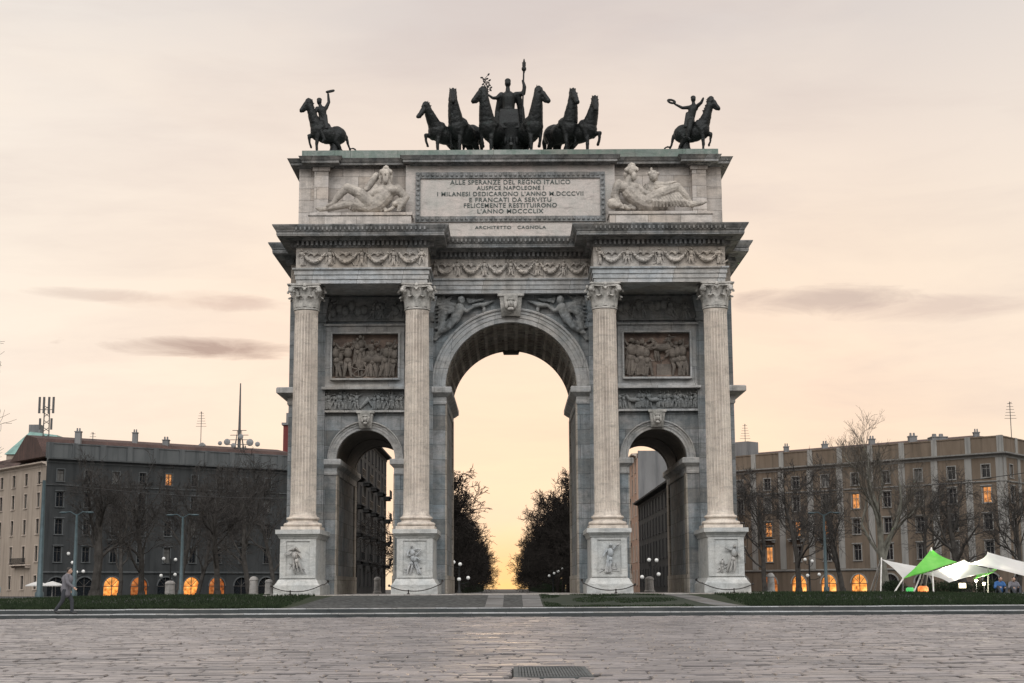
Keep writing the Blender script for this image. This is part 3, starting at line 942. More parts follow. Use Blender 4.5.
def clampx(m, a, b, z0, z1): m.v = [(min(max(x, a), b), y, min(max(z, z0), z1)) for x, y, z in m.v]
px0, px1 = 112.5, 178.0
bx0, bx1 = XX(px0, 356, YW), XX(px1, 356, YW); bz0, bz1 = ZZ(378.5, YW), ZZ(334.3, YW)
hx0, hx1 = XX(107.0, 400, YW), XX(188.5, 400, YW)
bnd0, bnd1 = ZZ(409.6, YW), ZZ(390, YW)
top0, top1 = ZZ(321, YW), ZZ(297, YW)
for s in (-1, 1):
    def sx(a, b): return sorted((s*a, s*b))
    a, b = sx(bx0, bx1); hA, hB = sx(hx0, hx1)
    m = MB()
    frame_box(m, a, b, bz0, bz1, .09, YW-.46, YW+.01)
    m.box(hA, a-.09, YW-.21, YW+.012, bz0-.3, bz1+.42); m.box(b+.09, hB, YW-.21, YW+.012, bz0-.3, bz1+.42)
    m.box(a-.09, b+.09, YW-.21, YW+.012, bz1+.09, bz1+.42); m.box(a-.09, b+.09, YW-.212, YW+.012, bz0-.3, bz0-.09)
    m.box(hA-.02, hB+.02, YW-.52, YW+.011, bnd1+.02, bnd1+.14)
    m.box(hA-.02, hB+.02, YW-.25, YW+.011, bnd1+.14, bz0-.30)
    m.box(hA-.02, hB+.02, YW-.24, YW+.013, bnd0-.12, bnd0-.02)
    m.box(hA-.02, hB+.02, YW-.32, YW+.014, bz1+.42, bz1+.52)
    m.build('panel_frame', M['trim'], arch)
    # main picture
    rr = random.Random(11 if s < 0 else 23)
    m = MB(); m.box(a, b, YW-.05, YW+.006, bz0, bz1); m.box(a, b, YW-.22, YW-.03, bz0, bz0+.10)
    fld = m.build('relief_field', M['relief_field'], arch)
    m = MB(); H = bz1-bz0; L = b-a; yf = YW-.06
    if s < 0:
        for i in range(15):
            u = a + L*(i+.5)/15
            h = H*(.80 if i in (1, 3, 11, 12) else rr.uniform(.66, .78))
            if 4 <= i <= 7: continue
            relief_fig(m, u, bz0+.06, h, yf - (.08 if i % 2 else 0), rr, 1.15)
        for u, h, zz in ((.38,.62,.30),(.46,.66,.32),(.54,.60,.28)): relief_fig(m, a+L*u, bz0+H*zz, H*h, yf-.1, rr, 1.2)
        # chariot with its wheel
        m.ell((a+L*.42, yf-.12, bz0+H*.40), (L*.10, .16, H*.2), 12, 8)
        ring = [(a+L*.40+H*.17*cos(2*pi*k/20), yf-.2, bz0+H*.20+H*.17*sin(2*pi*k/20)) for k in range(21)]
        m.tube(ring, .05, 6)
        for k in range(6): m.tube([ring[0 if False else k*3], (a+L*.40, yf-.2, bz0+H*.20)], .03, 5)
        horse_relief(m, a+L*.66, bz0+.08, H*.72, yf, 1)
    else:
        for u in (.05,.13,.20,.28,.38,.80,.87,.94):
            relief_fig(m, a+L*u, bz0+.06, H*rr.uniform(.74,.88), yf-rr.uniform(0,.08), rr, 1.2)
        for u, zz in ((.16,0),(.33,0)): relief_fig(m, a+L*u, bz0+.06, H*.5, yf-.16, rr, 1.2)
        horse_relief(m, a+L*.60, bz0+H*.36, H*.55, yf, -1); relief_fig(m, a+L*.66, bz0+H*.55, H*.42, yf-.12, rr, 1.3)
        m.box(a+L*.50, a+L*.72, yf-.08, yf+.02, bz0+.08, bz0+H*.30)
    for k in range(26):
        u = rr.uniform(0, 1); z = rr.uniform(.05, .75)
        m.tube([(a+L*u, yf-.03, bz0+H*z), (a+L*u+rr.uniform(-.15,.15), yf-.08, bz0+H*z+rr.uniform(.1,.3))], [.035,.02], 5)
    clampx(m, a+.03, b-.03, bz0, bz1-.02); m.build('figure_relief', M['relief'], fld, 60)
    # long low frieze under it
    m = MB(); m.box(hA, hB, YW-.06, YW+.006, bnd0, bnd1)
    fld = m.build('relief_field', M['relief_grey'], arch)
    m = MB(); H = bnd1-bnd0; n = 20
    for i in range(n):
        u = hA + (hB-hA)*(i+.5)/n
        if s < 0 and i in (9, 10, 11): continue
        if s > 0 and i in (2, 3, 8, 9): horse_relief(m, u, bnd0+.05, H*.7, YW-.06, rr.choice((-1,1))) if i in (3, 8) else None; continue
        relief_fig(m, u, bnd0+.03, H*rr.uniform(.72,.92), YW-.06, rr, 1.2)
    if s < 0: m.tube([(hA+(hB-hA)*.46, YW-.08, bnd0+.1), (hA+(hB-hA)*.56, YW-.16, bnd0+H*.55), (hA+(hB-hA)*.60, YW-.08, bnd0+H*.2)], [.08,.16,.08], 7)
    clampx(m, hA, hB, bnd0, bnd1); m.build('figure_relief', M['relief_grey'], fld, 60)
    # dark trophies right under the architrave
    m = MB(); m.box(hA, hB, YW-.12, YW+.006, top0, top1)
    fld = m.build('relief_field', M['relief_grey'], arch)
    m = MB()
    for i in range(13):
        u = hA + (hB-hA)*(i+.5)/13
        t = rr.random()
        if t < .45: relief_fig(m, u, top0+.05, (top1-top0)*rr.uniform(.7,.9), YW-.12, rr, 1.25, lean=rr.uniform(-.5,.5))
        else:
            m.ell((u, YW-.18, top0+(top1-top0)*rr.uniform(.35,.65)), (.2, .12, .26), 10, 7)
            for q in range(4): m.tube([(u, YW-.15, top0+.5), (u+rr.uniform(-.5,.5), YW-.2, top0+rr.uniform(.1,1.1))], [.06,.03], 5)
    clampx(m, hA, hB, top0, top1+.3); m.build('figure_relief', M['relief_grey'], fld, 60)

# ---- winged figures in the spandrels
def spandrel(s):
    def P(cx, cy, o=.1):             # from the enlarged view of the left one
        q = at(425 + cx/6.83, 290 + cy/6.83, YW)
        return (q.x if s < 0 else -q.x, YW-o, q.z)
    m = MB()
    m.ell(P(250,75,.30), (.19,.17,.23), 12, 9)                                     # head
    m.caps(P(246,100,.25), P(238,122,.22), .10, .14)                               # neck
    m.caps(P(238,128,.22), P(222,178,.22), .27, .23)                               # torso
    m.caps(P(222,178,.22), P(205,200,.2), .25, .27)                                # hips
    m.chain([P(205,200,.24), P(165,255,.30), P(88,305,.12)], [.24,.17,.09])        # leg
    m.chain([P(205,205,.16), P(150,235,.14), P(75,262,.08)], [.21,.14,.08])
    m.chain([P(250,128,.25), P(285,150,.25), P(330,120,.2), P(348,116,.2)], [.13,.10,.075,.05])   # arm forward
    m.chain([P(222,130,.2), P(180,150,.28), P(140,172,.2)], [.13,.1,.07])          # arm back
    m.chain([P(335,112,.18), P(400,105,.2), P(465,80,.12)], [.11,.13,.05])         # trumpet and banner
    m.chain([P(400,112,.14), P(405,145,.16), P(395,160,.1)], [.08,.1,.05])
    for i in range(9):               # wing feathers
        t = i/8.0
        m.chain([P(225-10*i,118+4*i,.08), P(150-6*i,95+22*i,.13), P(60+5*i,110+26*i,.06)], [.09,.12,.04])
    for i in range(7):
        m.chain([P(290+i*9,60+i*3,.08), P(300+i*16,90-i*4,.12)], [.10,.07])
    for i in range(9):
        m.chain([P(60+i*10,60+(i%3)*14,.06), P(90+i*15,95-(i%4)*18,.10)], [.10,.06])
    for i in range(6):
        m.chain([P(190-12*i,215+7*i,.10), P(150-14*i,250+10*i,.16), P(100-9*i,290+9*i,.08)], [.07,.09,.05])   # drapery
    for i in range(8): m.chain([P(45+8*i,330-6*i,.05), P(75+10*i,345-12*i,.10)], [.08,.05])
    sculpt(m, .036, 0, .03, 5.0).build('winged_figure_relief', M['relief_grey'], arch, 180)
for s in (-1, 1): spandrel(s)

# ---- attic
m = MB(); m.box(-xWa, xWa, YA, YB-.5, z_ct-.06, z_at_cb+.4)
xe0, xe1 = XX(181.5, 200, YA), XX(195.5, 200, YA)
m.build('attic_wall', M['attic'], arch)
m = MB()
for s in (-1, 1):
    a, b = sorted((s*xe0, s*xe1)); m.box(a, b, YA-.32, YA+.01, z_ct-.05, z_at_cb+.1)
    m.box(a-.08, b+.08, YA-.40, YA+.012, z_at_cb-.20, z_at_cb-.02)
    m.box(a-.10, b+.10, YA-.42, YA+.014, z_ct-.04, z_ct+.42)
    m.build('attic_pilaster', M['attic'], arch); m = MB()
xcc = XX(98.5, 165, YA-.3)
AP = [(-xWa, YB-.5), (-xWa, YA), (-xe1-.18, YA), (-xe1-.18, YA-.45), (-xe0+.18, YA-.45), (-xe0+.18, YA), (-xcc, YA), (-xcc, YA-.5), (xcc, YA-.5), (xcc, YA), (xe0-.18, YA), (xe0-.18, YA-.45), (xe1+.18, YA-.45), (xe1+.18, YA), (xWa, YA), (xWa, YB-.5)]
hq = z_at_ct-z_at_cb
m = MB(); m.sweep([(-.3, z_at_cb), (.03, z_at_cb), (.10, z_at_cb+hq*.14), (.12, z_at_cb+hq*.20), (.36, z_at_cb+hq*.24), (.36, z_at_cb+hq*.22), (.40, z_at_cb+hq*.22), (.40, z_at_cb+hq*.52), (.44, z_at_cb+hq*.56), (.50, z_at_cb+hq*.8), (.56, z_at_ct), (-.3, z_at_ct+.02)], AP)
for x0, x1, y in ((-xe1-.18, -xe0+.18, YA-.45), (-xcc, xcc, YA-.5), (xe0-.18, xe1+.18, YA-.45)):
    m.box(x0+.01, x1-.01, y+.01, YA+.02, z_at_cb+.004, z_at_ct-.01)
dentils(m, AP, z_at_cb+hq*.05, z_at_cb+hq*.20, .05, .2, .26, .13)
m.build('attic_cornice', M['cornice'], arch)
m = MB()
xb_ = XX(207, 152, YA)
m.box(-xb_, xb_, YA-.42, YB-.6, z_at_ct-.02, z_at_top)
xm_ = XX(105, 152, YA-.4)
m.box(-xm_, xm_, YA-.47, YA-.41, z_at_ct-.019, z_at_top-.02)
for s in (-1, 1):
    a, b = sorted((s*(xe0-.3), s*(xe1+.32))); m.box(a, b, YA-.45, YA-.41, z_at_ct-.018, z_at_top-.015)
m.build('blocking_course', M['blocking'], arch)
m = MB(); m.box(-xb_+.3, xb_-.3, YA+.2, YB-.9, z_at_top-.01, z_at_top+.004); m.build('attic_roof', M['blocking'], arch)

# inscription: framed plaque and its letters
ix = XX(90, 197, YA-.5); ox = XX(94.8, 197, YA-.5)
iz0, iz1 = ZZ(216, YA-.5), ZZ(178, YA-.5)
oz0, oz1 = ZZ(221.5, YA-.5), ZZ(172, YA-.5)
m = MB(); m.box(-ox-.5, ox+.5, YA-.44, YA+.01, z_ct-.045, z_at_cb+.05)
pl = m.build('inscription_panel', M['plaque'], arch)
m = MB()
w = ox-ix
for x0, x1, z0, z1 in ((-ox, -ix, oz0, oz1), (ix, ox, oz0, oz1), (-ix, ix, iz1, oz1), (-ix, ix, oz0, iz0)):
    m.box(x0, x1, YA-.52, YA-.43, z0, z1)
    L = max(x1-x0, z1-z0); horiz = (x1-x0) > (z1-z0); n = int(L/.24)
    for i in range(n):
        t = (i+.5)*L/n
        c = (x0+t, YA-.53, (z0+z1)/2) if horiz else ((x0+x1)/2, YA-.53, z0+t)
        m.ell(c, (.085,.05,.085), 6, 4)
m.build('inscription_frame', M['cornice'], pl, 50)

def letters(text, half, yc, capx, Y):
    cu = bpy.data.curves.new('t', 'FONT'); cu.body = text; cu.align_x = 'CENTER'; cu.extrude = .012
    cu.offset = .010; cu.space_character = 1.12
    o = bpy.data.objects.new('t', cu); COL.objects.link(o)
    dg = bpy.context.evaluated_depsgraph_get(); me = bpy.data.meshes.new_from_object(o.evaluated_get(dg))
    vs = [v.co.copy() for v in me.vertices]; fs = [tuple(p.vertices) for p in me.polygons]
    bpy.data.objects.remove(o); bpy.data.curves.remove(cu); bpy.data.meshes.remove(me)
    x0 = min(v.x for v in vs); x1 = max(v.x for v in vs); h = max(v.y for v in vs)
    W = 2*XX(half, yc, Y); H = ZZ(yc-capx/2, Y)-ZZ(yc+capx/2, Y); zc_ = ZZ(yc+capx/2, Y)
    return [((v.x-(x0+x1)/2)*W/(x1-x0), Y - v.z, zc_ + v.y*H/h*1.0) for v in vs], fs
m = MB()
for t, half, y, cap in (('ALLE SPERANZE DEL REGNO ITALICO', 60, 182.0, 4.3), ('AUSPICE NAPOLEONE I', 33.5, 187.7, 4.0), ("I MILANESI DEDICARONO L'ANNO M.DCCCVII", 73, 193.6, 4.3),
                        ('E FRANCATI DA SERVITU', 41, 199.6, 4.3), ('FELICEMENTE RESTITUIRONO', 46.5, 205.2, 4.3), ("L'ANNO MDCCCLIX", 33, 210.9, 4.3)):
    v, f = letters(t, half, y, cap, YA-.452); m.add(v, f)
    m.build('inscription_lettering', M['letter'], pl); m = MB()
m = MB(); v, f = letters('ARCHITETTO   CAGNOLA', 35.5, 227.2, 3.0, YA-.452); m.add(v, f)
m.build('signature_lettering', M['letter'], pl)
# ledges the river statues lie on
xs0, xs1 = XX(94.0, 217, YF+.3), XX(203, 217, YF+.3)
zl = ZZ(212.3, YF+.6)
for s in (-1, 1):
    m = MB(); a, b = sorted((s*(XX(99, 217, 74.2)), s*XX(201, 217, 74.2)))
    m.box(a, b, 74.0, YA-.05, z_ct+.005, zl-.14); m.box(a-.05, b+.05, 73.95, YA-.06, zl-.14, zl)
    m.build('statue_ledge', M['attic'], arch)
# =================================================================== marble river gods on the ledges
def river(view, Y0):
    ox, oy, sc = view
    def P(cx, cy, o=0.0):
        q = at(ox + cx/sc, oy + cy/sc, 74.6)
        return Vector((q.x, 74.75 - o, q.z))
    return P
U = (74.6*1.03/F)/7.877       # metres per enlarged pixel
P = river((300, 150, 7.877), 74.6)
m = MB()
def E(p, rx, ry, rz, M_=None): m.ell(p, (rx*U, ry*U, rz*U), 14, 10, M_)
def C(pts, rad): m.chain(pts, [r*U for r in rad], 12)
E(P(686,195,.3), 33, 36, 46); E(P(684,238,.45), 24, 24, 38); E(P(684,200,.62), 6, 12, 14)            # head, beard, nose
for i in range(9): E(P(650+9*i,155-(14 if 2<i<6 else 0)+abs(i-4)*5,.32), 16, 20, 20)                      # leafy crown
for s in (-1,1): C([P(684+s*38,165,.22), P(684+s*42,215,.2), P(684+s*40,250,.18)], [14,16,10])            # long hair
C([P(690,235,.15), P(690,275,.12)], [32,42])                                                             # neck
E(P(690,318,.12), 92, 55, 58); E(P(650,330,.32), 44, 34, 34); E(P(725,320,.32), 44, 34, 34)              # chest
C([P(670,360,.10), P(620,420,.10), P(560,445,.10)], [74,66,62])                                          # belly, hips
C([P(770,300,.05), P(838,365,.02), P(800,440,.2), P(785,462,.25)], [40,30,22,17])                        # leaning arm
for i in range(4): C([P(785+5*i,458,.28), P(770+9*i,482,.3)], [7,5])
C([P(612,300,.12), P(575,345,.25), P(455,385,.35)], [38,30,20])                                          # arm over the thigh
for i in range(4): C([P(458+4*i,382,.38), P(438+11*i,415,.42)], [8,6])
C([P(602,190,-.1), P(565,250,.0), P(530,300,.08)], [30,27,24])                                           # oar behind him
C([P(560,420,.2), P(480,345,.35), P(385,300,.4)], [56,46,36]); C([P(385,300,.4), P(330,350,.38), P(262,425,.3)], [36,30,18]); C([P(262,425,.3), P(225,440,.35)], [18,13])   # raised knee
C([P(555,450,.1), P(440,430,.25), P(380,425,.28)], [52,42,34]); C([P(380,425,.28), P(280,448,.25), P(165,466,.2)], [34,26,16]); C([P(170,462,.2), P(140,455,.22)], [16,12])       # straight leg
for i in range(7): C([P(400+40*i,440,.05), P(430+42*i,470,.2)], [22,16])                                 # cloth under him
for i in range(5): C([P(470+25*i,400+8*i,.3), P(520+22*i,455,.35)], [11,9])
for i in range(9): C([P(452+16*i,392+7*i,.44-.02*i), P(430+13*i,430+4*i,.50-.02*i), P(400+22*i,468,.34)], [9,12,8])   # cloth over the lap
E(P(790,415,.05), 46, 44, 46); C([P(775,405,.1), P(750,425,.25)], [26,22]); 
for i in range(4): C([P(740-6*i,450+6*i,.25), P(705-10*i,470+4*i,.3)], [14,8])                           # urn and its water
st = sculpt(m, .024, 0, .016, 6.5).build('river_god_statue', M['statue'], None, 180)
tag(st, 'reclining bearded river god in pale marble with one knee raised, facing us', 'statue', 'marble river statues')

P = river((600, 150, 7.877), 74.6)
m = MB()
E(P(258,170,.3), 34, 36, 48); E(P(272,222,.42), 22, 24, 36); E(P(296,178,.5), 7, 10, 12)
for i in range(10): E(P(212+9*i,145-(16 if 2<i<7 else 0)+abs(i-5)*5,.32), 17, 20, 21)
C([P(218,170,.25), P(205,205,.22), P(208,225,.18)], [16,18,12])
C([P(240,225,.15), P(232,262,.12)], [32,42])
E(P(232,300,.12), 86, 52, 56); E(P(205,305,.30), 40, 32, 34); E(P(270,300,.30), 42, 32, 34)
C([P(250,340,.10), P(310,400,.10), P(380,435,.10)], [74,66,62])
C([P(155,272,.05), P(122,355,.02), P(150,420,.2), P(172,448,.25)], [42,32,22,17])
for i in range(4): C([P(165+5*i,445,.28), P(160+10*i,470,.3)], [7,5])
C([P(300,300,.12), P(352,345,.25), P(430,372,.3)], [36,27,18])
C([P(380,415,.2), P(490,355,.35), P(608,312,.4)], [56,50,40]); C([P(608,312,.4), P(668,370,.36), P(730,450,.25)], [40,30,18])
C([P(400,445,.15), P(510,420,.3), P(615,412,.34)], [52,44,38]); C([P(615,412,.34), P(710,440,.3), P(800,432,.25)], [36,26,18]); C([P(790,435,.25), P(838,418,.25)], [17,10])
for i in range(11): C([P(400+21*i,400-8*min(i,5),.50), P(425+24*i,425,.56), P(420+28*i,462,.46)], [9,12,9])                    # gown folds
for i in range(6): C([P(610+14*i,320+12*i,.42), P(640+18*i,455,.35)], [10,10])
for i in range(7): C([P(200+45*i,445,.05), P(230+45*i,468,.2)], [22,16])
E(P(105,425,.1), 44, 42, 44); C([P(120,440,.2), P(150,445,.3)], [26,22])
st = sculpt(m, .024, 0, .016, 6.5).build('river_god_statue', M['statue'], None, 180)
tag(st, 'reclining bearded river god in marble with gowned legs beside a second figure', 'statue', 'marble river statues')
m = MB()
E(P(428,215,.1), 36, 36, 44); E(P(432,222,.22), 22, 24, 30)
for i in range(7): E(P(395+11*i,190-(10 if 1<i<5 else 0),.12), 16, 18, 17)
C([P(412,175,.1), P(412,150,.1)], [14,10])
C([P(420,250,.0), P(412,275,-.05)], [26,32]); E(P(405,300,-.15), 60, 40, 52); C([P(405,310,-.15), P(450,370,-.15)], [56,56])
C([P(455,275,.1), P(520,280,.18), P(575,262,.18)], [28,22,14]); C([P(575,262,.18), P(600,258,.18)], [13,8])
C([P(450,300,.1), P(500,300,.2), P(560,290,.2)], [24,22,14])
for i in range(5): C([P(370+14*i,270,.0), P(390+16*i,340,.05)], [10,9])
C([P(450,380,-.2), P(500,440,-.2), P(480,468,-.2)], [56,50,40])
st = sculpt(m, .024, 0, .016, 6.5).build('river_nymph_statue', M['statue'], None, 180)
tag(st, 'smaller crowned marble figure leaning behind the gowned river god, arm held out', 'statue', 'marble river statues')

# =================================================================== bronzes on the roof
def horse(sc=1.0, rise=0.0, wide=1.06, raise_side=1, head_turn=0.0, neck_up=0.0, tail='hang', rear_shift=0.0, look_down=0.0, lift=1.0):
    """heading +x, feet on z = 0"""
    m = MB()
    def V(x, y, z): return Vector((x, y, z))
    m.ell((0,0,1.20), (.72,.40,.44), 16, 12); m.ell((.50,0,1.28), (.37,.35,.47), 14, 10); m.ell((-.58,0,1.29), (.47,.40,.46), 14, 10)
    m.ell((.66,0,1.25), (.20,.25,.28), 12, 8)
    n0 = V(.58,0,1.50); n1 = V(.82-.08*neck_up,0,1.93+.05*neck_up); n2 = V(.98-.16*neck_up,0,2.22+.10*neck_up); n3 = V(1.03-.2*neck_up,0,2.42+.14*neck_up)
    m.chain([n0, n1, n2, n3], [.31,.235,.18,.145], 12)
    m.chain([V(.38,0,1.40), n0], [.40,.31], 12)
    T = Matrix.Translation(n3) @ Matrix.Rotation(head_turn, 4, 'Z') @ Matrix.Scale(1.22, 4)
    def Hd(x, y, z): return T @ V(x, y, z)
    d = look_down
    m.chain([Hd(.02,0,-.02), Hd(.15,0,-.13-d*.1), Hd(.29,0,-.31-d*.1), Hd(.345,0,-.385-d*.1)], [.14,.13,.098,.095], 12)
    m.chain([Hd(.08,0,-.17), Hd(.26,0,-.39-d*.1)], [.12,.06], 10)
    for s in (-1, 1):
        m.chain([Hd(-.01,s*.075,.07), Hd(.0,s*.10,.17)], [.05,.016], 8)
        m.ell(Hd(.13,s*.10,-.04), .035, 8, 6)
    m.ell(n3 + V(-.03,0,.03), (.165,.13,.15), 12, 8)
    m.chain([Hd(.03,0,.12), Hd(.12,0,.06), Hd(.18,0,-.06)], [.06,.05,.03], 8)
    mane = [n3 + V(-.05,0,.10), n2 + V(-.12,0,.06), n1 + V(-.17,0,.02), n0 + V(-.2,0,.05)]
    m.chain(mane, [.085,.10,.11,.08], 8)
    for k in range(9):
        t = k/8*2.99; i = int(t); q = mane[i].lerp(mane[min(i+1,3)], t-i)
        m.chain([q + V(0,.0,.05), q + V(-.03,raise_side*.14,-.13)], [.05,.03], 6)
        m.chain([q + V(0,0,.02), q + V(-.13,.03*(-1)**k,.07+.03*(k % 3))], [.06,.02], 6)
    for s in (-1, 1):
        y = s*.18
        m.chain([V(.50,y,1.3), V(.55,y,1.0)], [.19,.14], 10)
        if s == raise_side:
            kx = .55 + .42*lift; kz = 1.0 + .03*lift
            m.chain([V(.55,y,1.05), V(kx,y,kz), V(kx-.05,y,kz-.34), V(kx-.10,y,kz-.43), V(kx-.13,y,kz-.50)], [.135,.085,.055,.06,.07], 10)
        else:
            m.chain([V(.55,y,1.0), V(.60,y,.62), V(.585,y,.20), V(.62,y,.10), V(.64,y,.035)], [.125,.085,.055,.062,.085], 10)
        dx = (-.10 if s == raise_side else .10) + rear_shift
        m.chain([V(-.58,y,1.28), V(-.46+dx*.5,y,.95), V(-.84+dx,y,.56), V(-.80+dx,y,.20), V(-.75+dx,y,.11), V(-.72+dx,y,.035)], [.25,.165,.085,.058,.064,.09], 10)
    if tail == 'hang':
        m.chain([V(-.92,0,1.55), V(-1.10,0,1.50), V(-1.24,0,1.15), V(-1.22,0,.70)], [.07,.10,.11,.04], 8)
    else:
        pts = [V(-.92,0,1.5), V(-1.08,0,1.25), V(-1.16,0,.90), V(-1.26,0,.66)]
        m.chain(pts, [.07,.08,.07,.05], 8)
        c = V(-1.42,0,.66); ring = [c + V(.16*cos(a*.7),0,.10*sin(a*.7)) for a in range(0,10)]
        m.chain(ring, [.045]*10, 7)
    m.v = [(x*wide*sc, y*wide*sc, z*sc*(1 + rise*max(0, x+.7))) for x, y, z in m.v]
    return m

ZT = z_at_top
def put(mb, loc, yaw): return xform(mb, Matrix.Translation(loc) @ Matrix.Rotation(yaw, 4, 'Z'))
# chariot team: (front-foot px, head top py, heading degrees from -Y towards -X, head turn ...)
HX = [
    (436, 77.3, 180+48, 1.12, dict(raise_side=-1, head_turn=radians(-12), neck_up=-.4, look_down=1.2), 'outermost bronze horse on the left of the roof team, one foreleg lifted'),
    (457, 77.6, 180+58, 1.27, dict(raise_side=-1, head_turn=radians(35), neck_up=1.2, look_down=.2, lift=.4, rise=.04), 'bronze horse second from the left end of the roof team, neck stretched high'),
    (488, 77.5, 180+66, 1.28, dict(raise_side=-1, head_turn=radians(-48), neck_up=.9, lift=.3, rise=.05), 'bronze team horse just left of the robed goddess, muzzle turned left'),
    (536, 77.5, 360-66, 1.28, dict(raise_side=1, head_turn=radians(48), neck_up=.9, lift=.3, rise=.05), 'bronze team horse just right of the robed goddess, muzzle turned right'),
    (571, 77.6, 360-58, 1.26, dict(raise_side=1, head_turn=radians(-10), neck_up=1.2, look_down=.5, lift=.4, rise=.04), 'bronze horse second from the right end of the roof team, neck stretched high'),
    (591, 77.3, 360-48, 1.18, dict(raise_side=1, head_turn=radians(-40), neck_up=.7, look_down=.9), 'outermost bronze horse on the right of the roof team, one foreleg lifted'),
]
for px, Y, yaw, sc, kw, lab in HX:
    mb = horse(sc, **kw)
    h = Vector((cos(radians(yaw)), sin(radians(yaw)), 0))
    c = at(px, 150, Y - 0.6); loc = Vector((c.x, Y - .6, ZT)) - h*.6*sc
    mb = put(mb, loc, radians(yaw))
    o = sculpt(mb, .034, 2, .018, 6.0).build('horse_statue', M['bronze'], None, 180)
    tag(o, lab, 'statue', 'bronze horses drawing the roof chariot')

# chariot
yq = 78.4
def PX(px, py, Y=78.4): return at(px, py, Y)
ch = thing('chariot_statue', (PX(511.5,150).x, yq, ZT), 'dark bronze chariot body under the goddess, between the two inner horses', 'chariot')
m = MB()
x0 = PX(497,150).x; x1 = PX(527,150).x; cx = (x0+x1)/2; hw = (x1-x0)/2
pts = []
prof = [(0, hw*.80), (.35, hw*.86), (.9, hw*.95), (1.5, hw*1.0), (1.62, hw*1.06), (1.75, hw*1.06)]
for z, r in prof: pts.append((r, ZT+.45+z))
m.lathe([(hw*.7, ZT+.45)] + pts, cx, yq, 28, sx=1, sy=.8)
for k in range(7):
    a = pi + pi*(k+.5)/7
    m.ell((cx+hw*.92*cos(a), yq+hw*.75*sin(a), ZT+1.25), (.13,.1,.25), 8, 6)
m.build('chariot_body', M['bronze'], ch, 50)
m = MB(); m.tube([(cx, yq-.6, ZT+.5), (cx, yq-1.7, ZT+.75)], .09, 8); m.build('pole', M['bronze'], ch, 60)
for s in (-1, 1):
    m = MB(); xx = cx + s*(hw+.08)
    ring = [(xx, yq + .55*cos(2*pi*k/24), ZT+.57 + .52*sin(2*pi*k/24)) for k in range(25)]
    m.tube(ring, .06, 7)
    for k in range(8): m.tube([(xx, yq, ZT+.57), ring[k*3]], .035, 6)
    m.tube([(xx-.1, yq, ZT+.57), (xx+.1, yq, ZT+.57)], .12, 10)
    m.build('wheel', M['bronze'], ch, 60)

def G(px, py, o=0.0):
    q = at(px, py, 78.4); return Vector((q.x, 78.4 - o, q.z))
Ug = 78.4*1.03/F
m = MB()
def Cg(p, r): m.chain(p, [x*Ug for x in r], 12)
m.ell(G(509,83.5), (3.2*Ug, 3.4*Ug, 4.0*Ug), 14, 10); m.ell(G(509,80.5,-.08), (3.3*Ug,3.6*Ug,2.8*Ug), 12, 8); m.ell(G(509,84.5,.18), (.6*Ug,.9*Ug,1*Ug), 8, 6)
Cg([G(509,87), G(509,92)], [2.0,2.6])
m.ell(G(509.5,97), (8.6*Ug,4.6*Ug,4.8*Ug), 14, 10)
Cg([G(509.5,98), G(509.5,108), G(509.5,116)], [7.4,6.4,7.2])
Cg([G(509.5,114), G(510,132)], [8.0,9.6])
for k in range(9): Cg([G(502+k*2,112,.42), G(500.5+k*2.4,131,.55)], [1.2,1.5])                # gown folds
Cg([G(502.5,94.5), G(498,98.5,.1), G(494,99.5,.25), G(489.5,96.5,.3)], [2.8,2.0,1.6,1.1])     # arm with the branch
Cg([G(517,94.5), G(524.5,94.2,.1), G(525.8,88,.15), G(524,81.5,.15)], [2.9,2.3,1.9,1.3])      # arm with the staff
Cg([G(519,95), G(522,108,-.2), G(523,125,-.3)], [3.2,3.6,4.2])                                  # cloak at her side
Cg([G(501,97), G(499,110,-.2), G(498.5,125,-.2)], [2.6,3.2,3.8])
god = sculpt(m, .04, 1).build('goddess_statue', M['bronze'], None, 180)
tag(god, 'robed bronze goddess standing in the roof chariot with both arms out', 'statue')
m = MB()
m.tube([G(523.0,131,.2), G(524.3,92,.18), G(525.2,66,.18)], [.045,.045,.045], 7)
m.chain([G(525.1,74,.18), G(525.3,66,.18), G(525.4,60.5,.18)], [.05,.10,.03], 8)
m.ell(G(525.2,70,.18), (.13,.10,.16), 8, 6); m.chain([G(523.8,64,.18), G(525.3,66.5,.18), G(526.8,64,.18)], [.03,.07,.03], 7)
o = m.build('staff', M['bronze'], None, 60); tag(o, 'tall thin bronze staff upright in the right-hand fist of the goddess', 'staff')
m = MB(); rr = random.Random(5)
base = G(489.3,99,.3); tip = G(486.5,80,.3)
m.tube([base, base.lerp(tip,.5)+Vector((.05,0,0)), tip], [.035,.03,.015], 6)
for k in range(15):
    t = .25 + .75*k/14; q = base.lerp(tip, t); s = -1 if k % 2 else 1
    e = q + Vector((s*rr.uniform(.08,.22), rr.uniform(-.1,.1), rr.uniform(.05,.18)))
    m.tube([q, e], [.018,.012], 5); m.ell(e, (.085,.03,.05), 7, 5, Matrix.Rotation(rr.uniform(-1,1), 3, 'Y'))
o = m.build('olive_branch', M['bronze'], None, 60); tag(o, 'leafy bronze branch held up in the outstretched left-side hand of the goddess', 'branch')

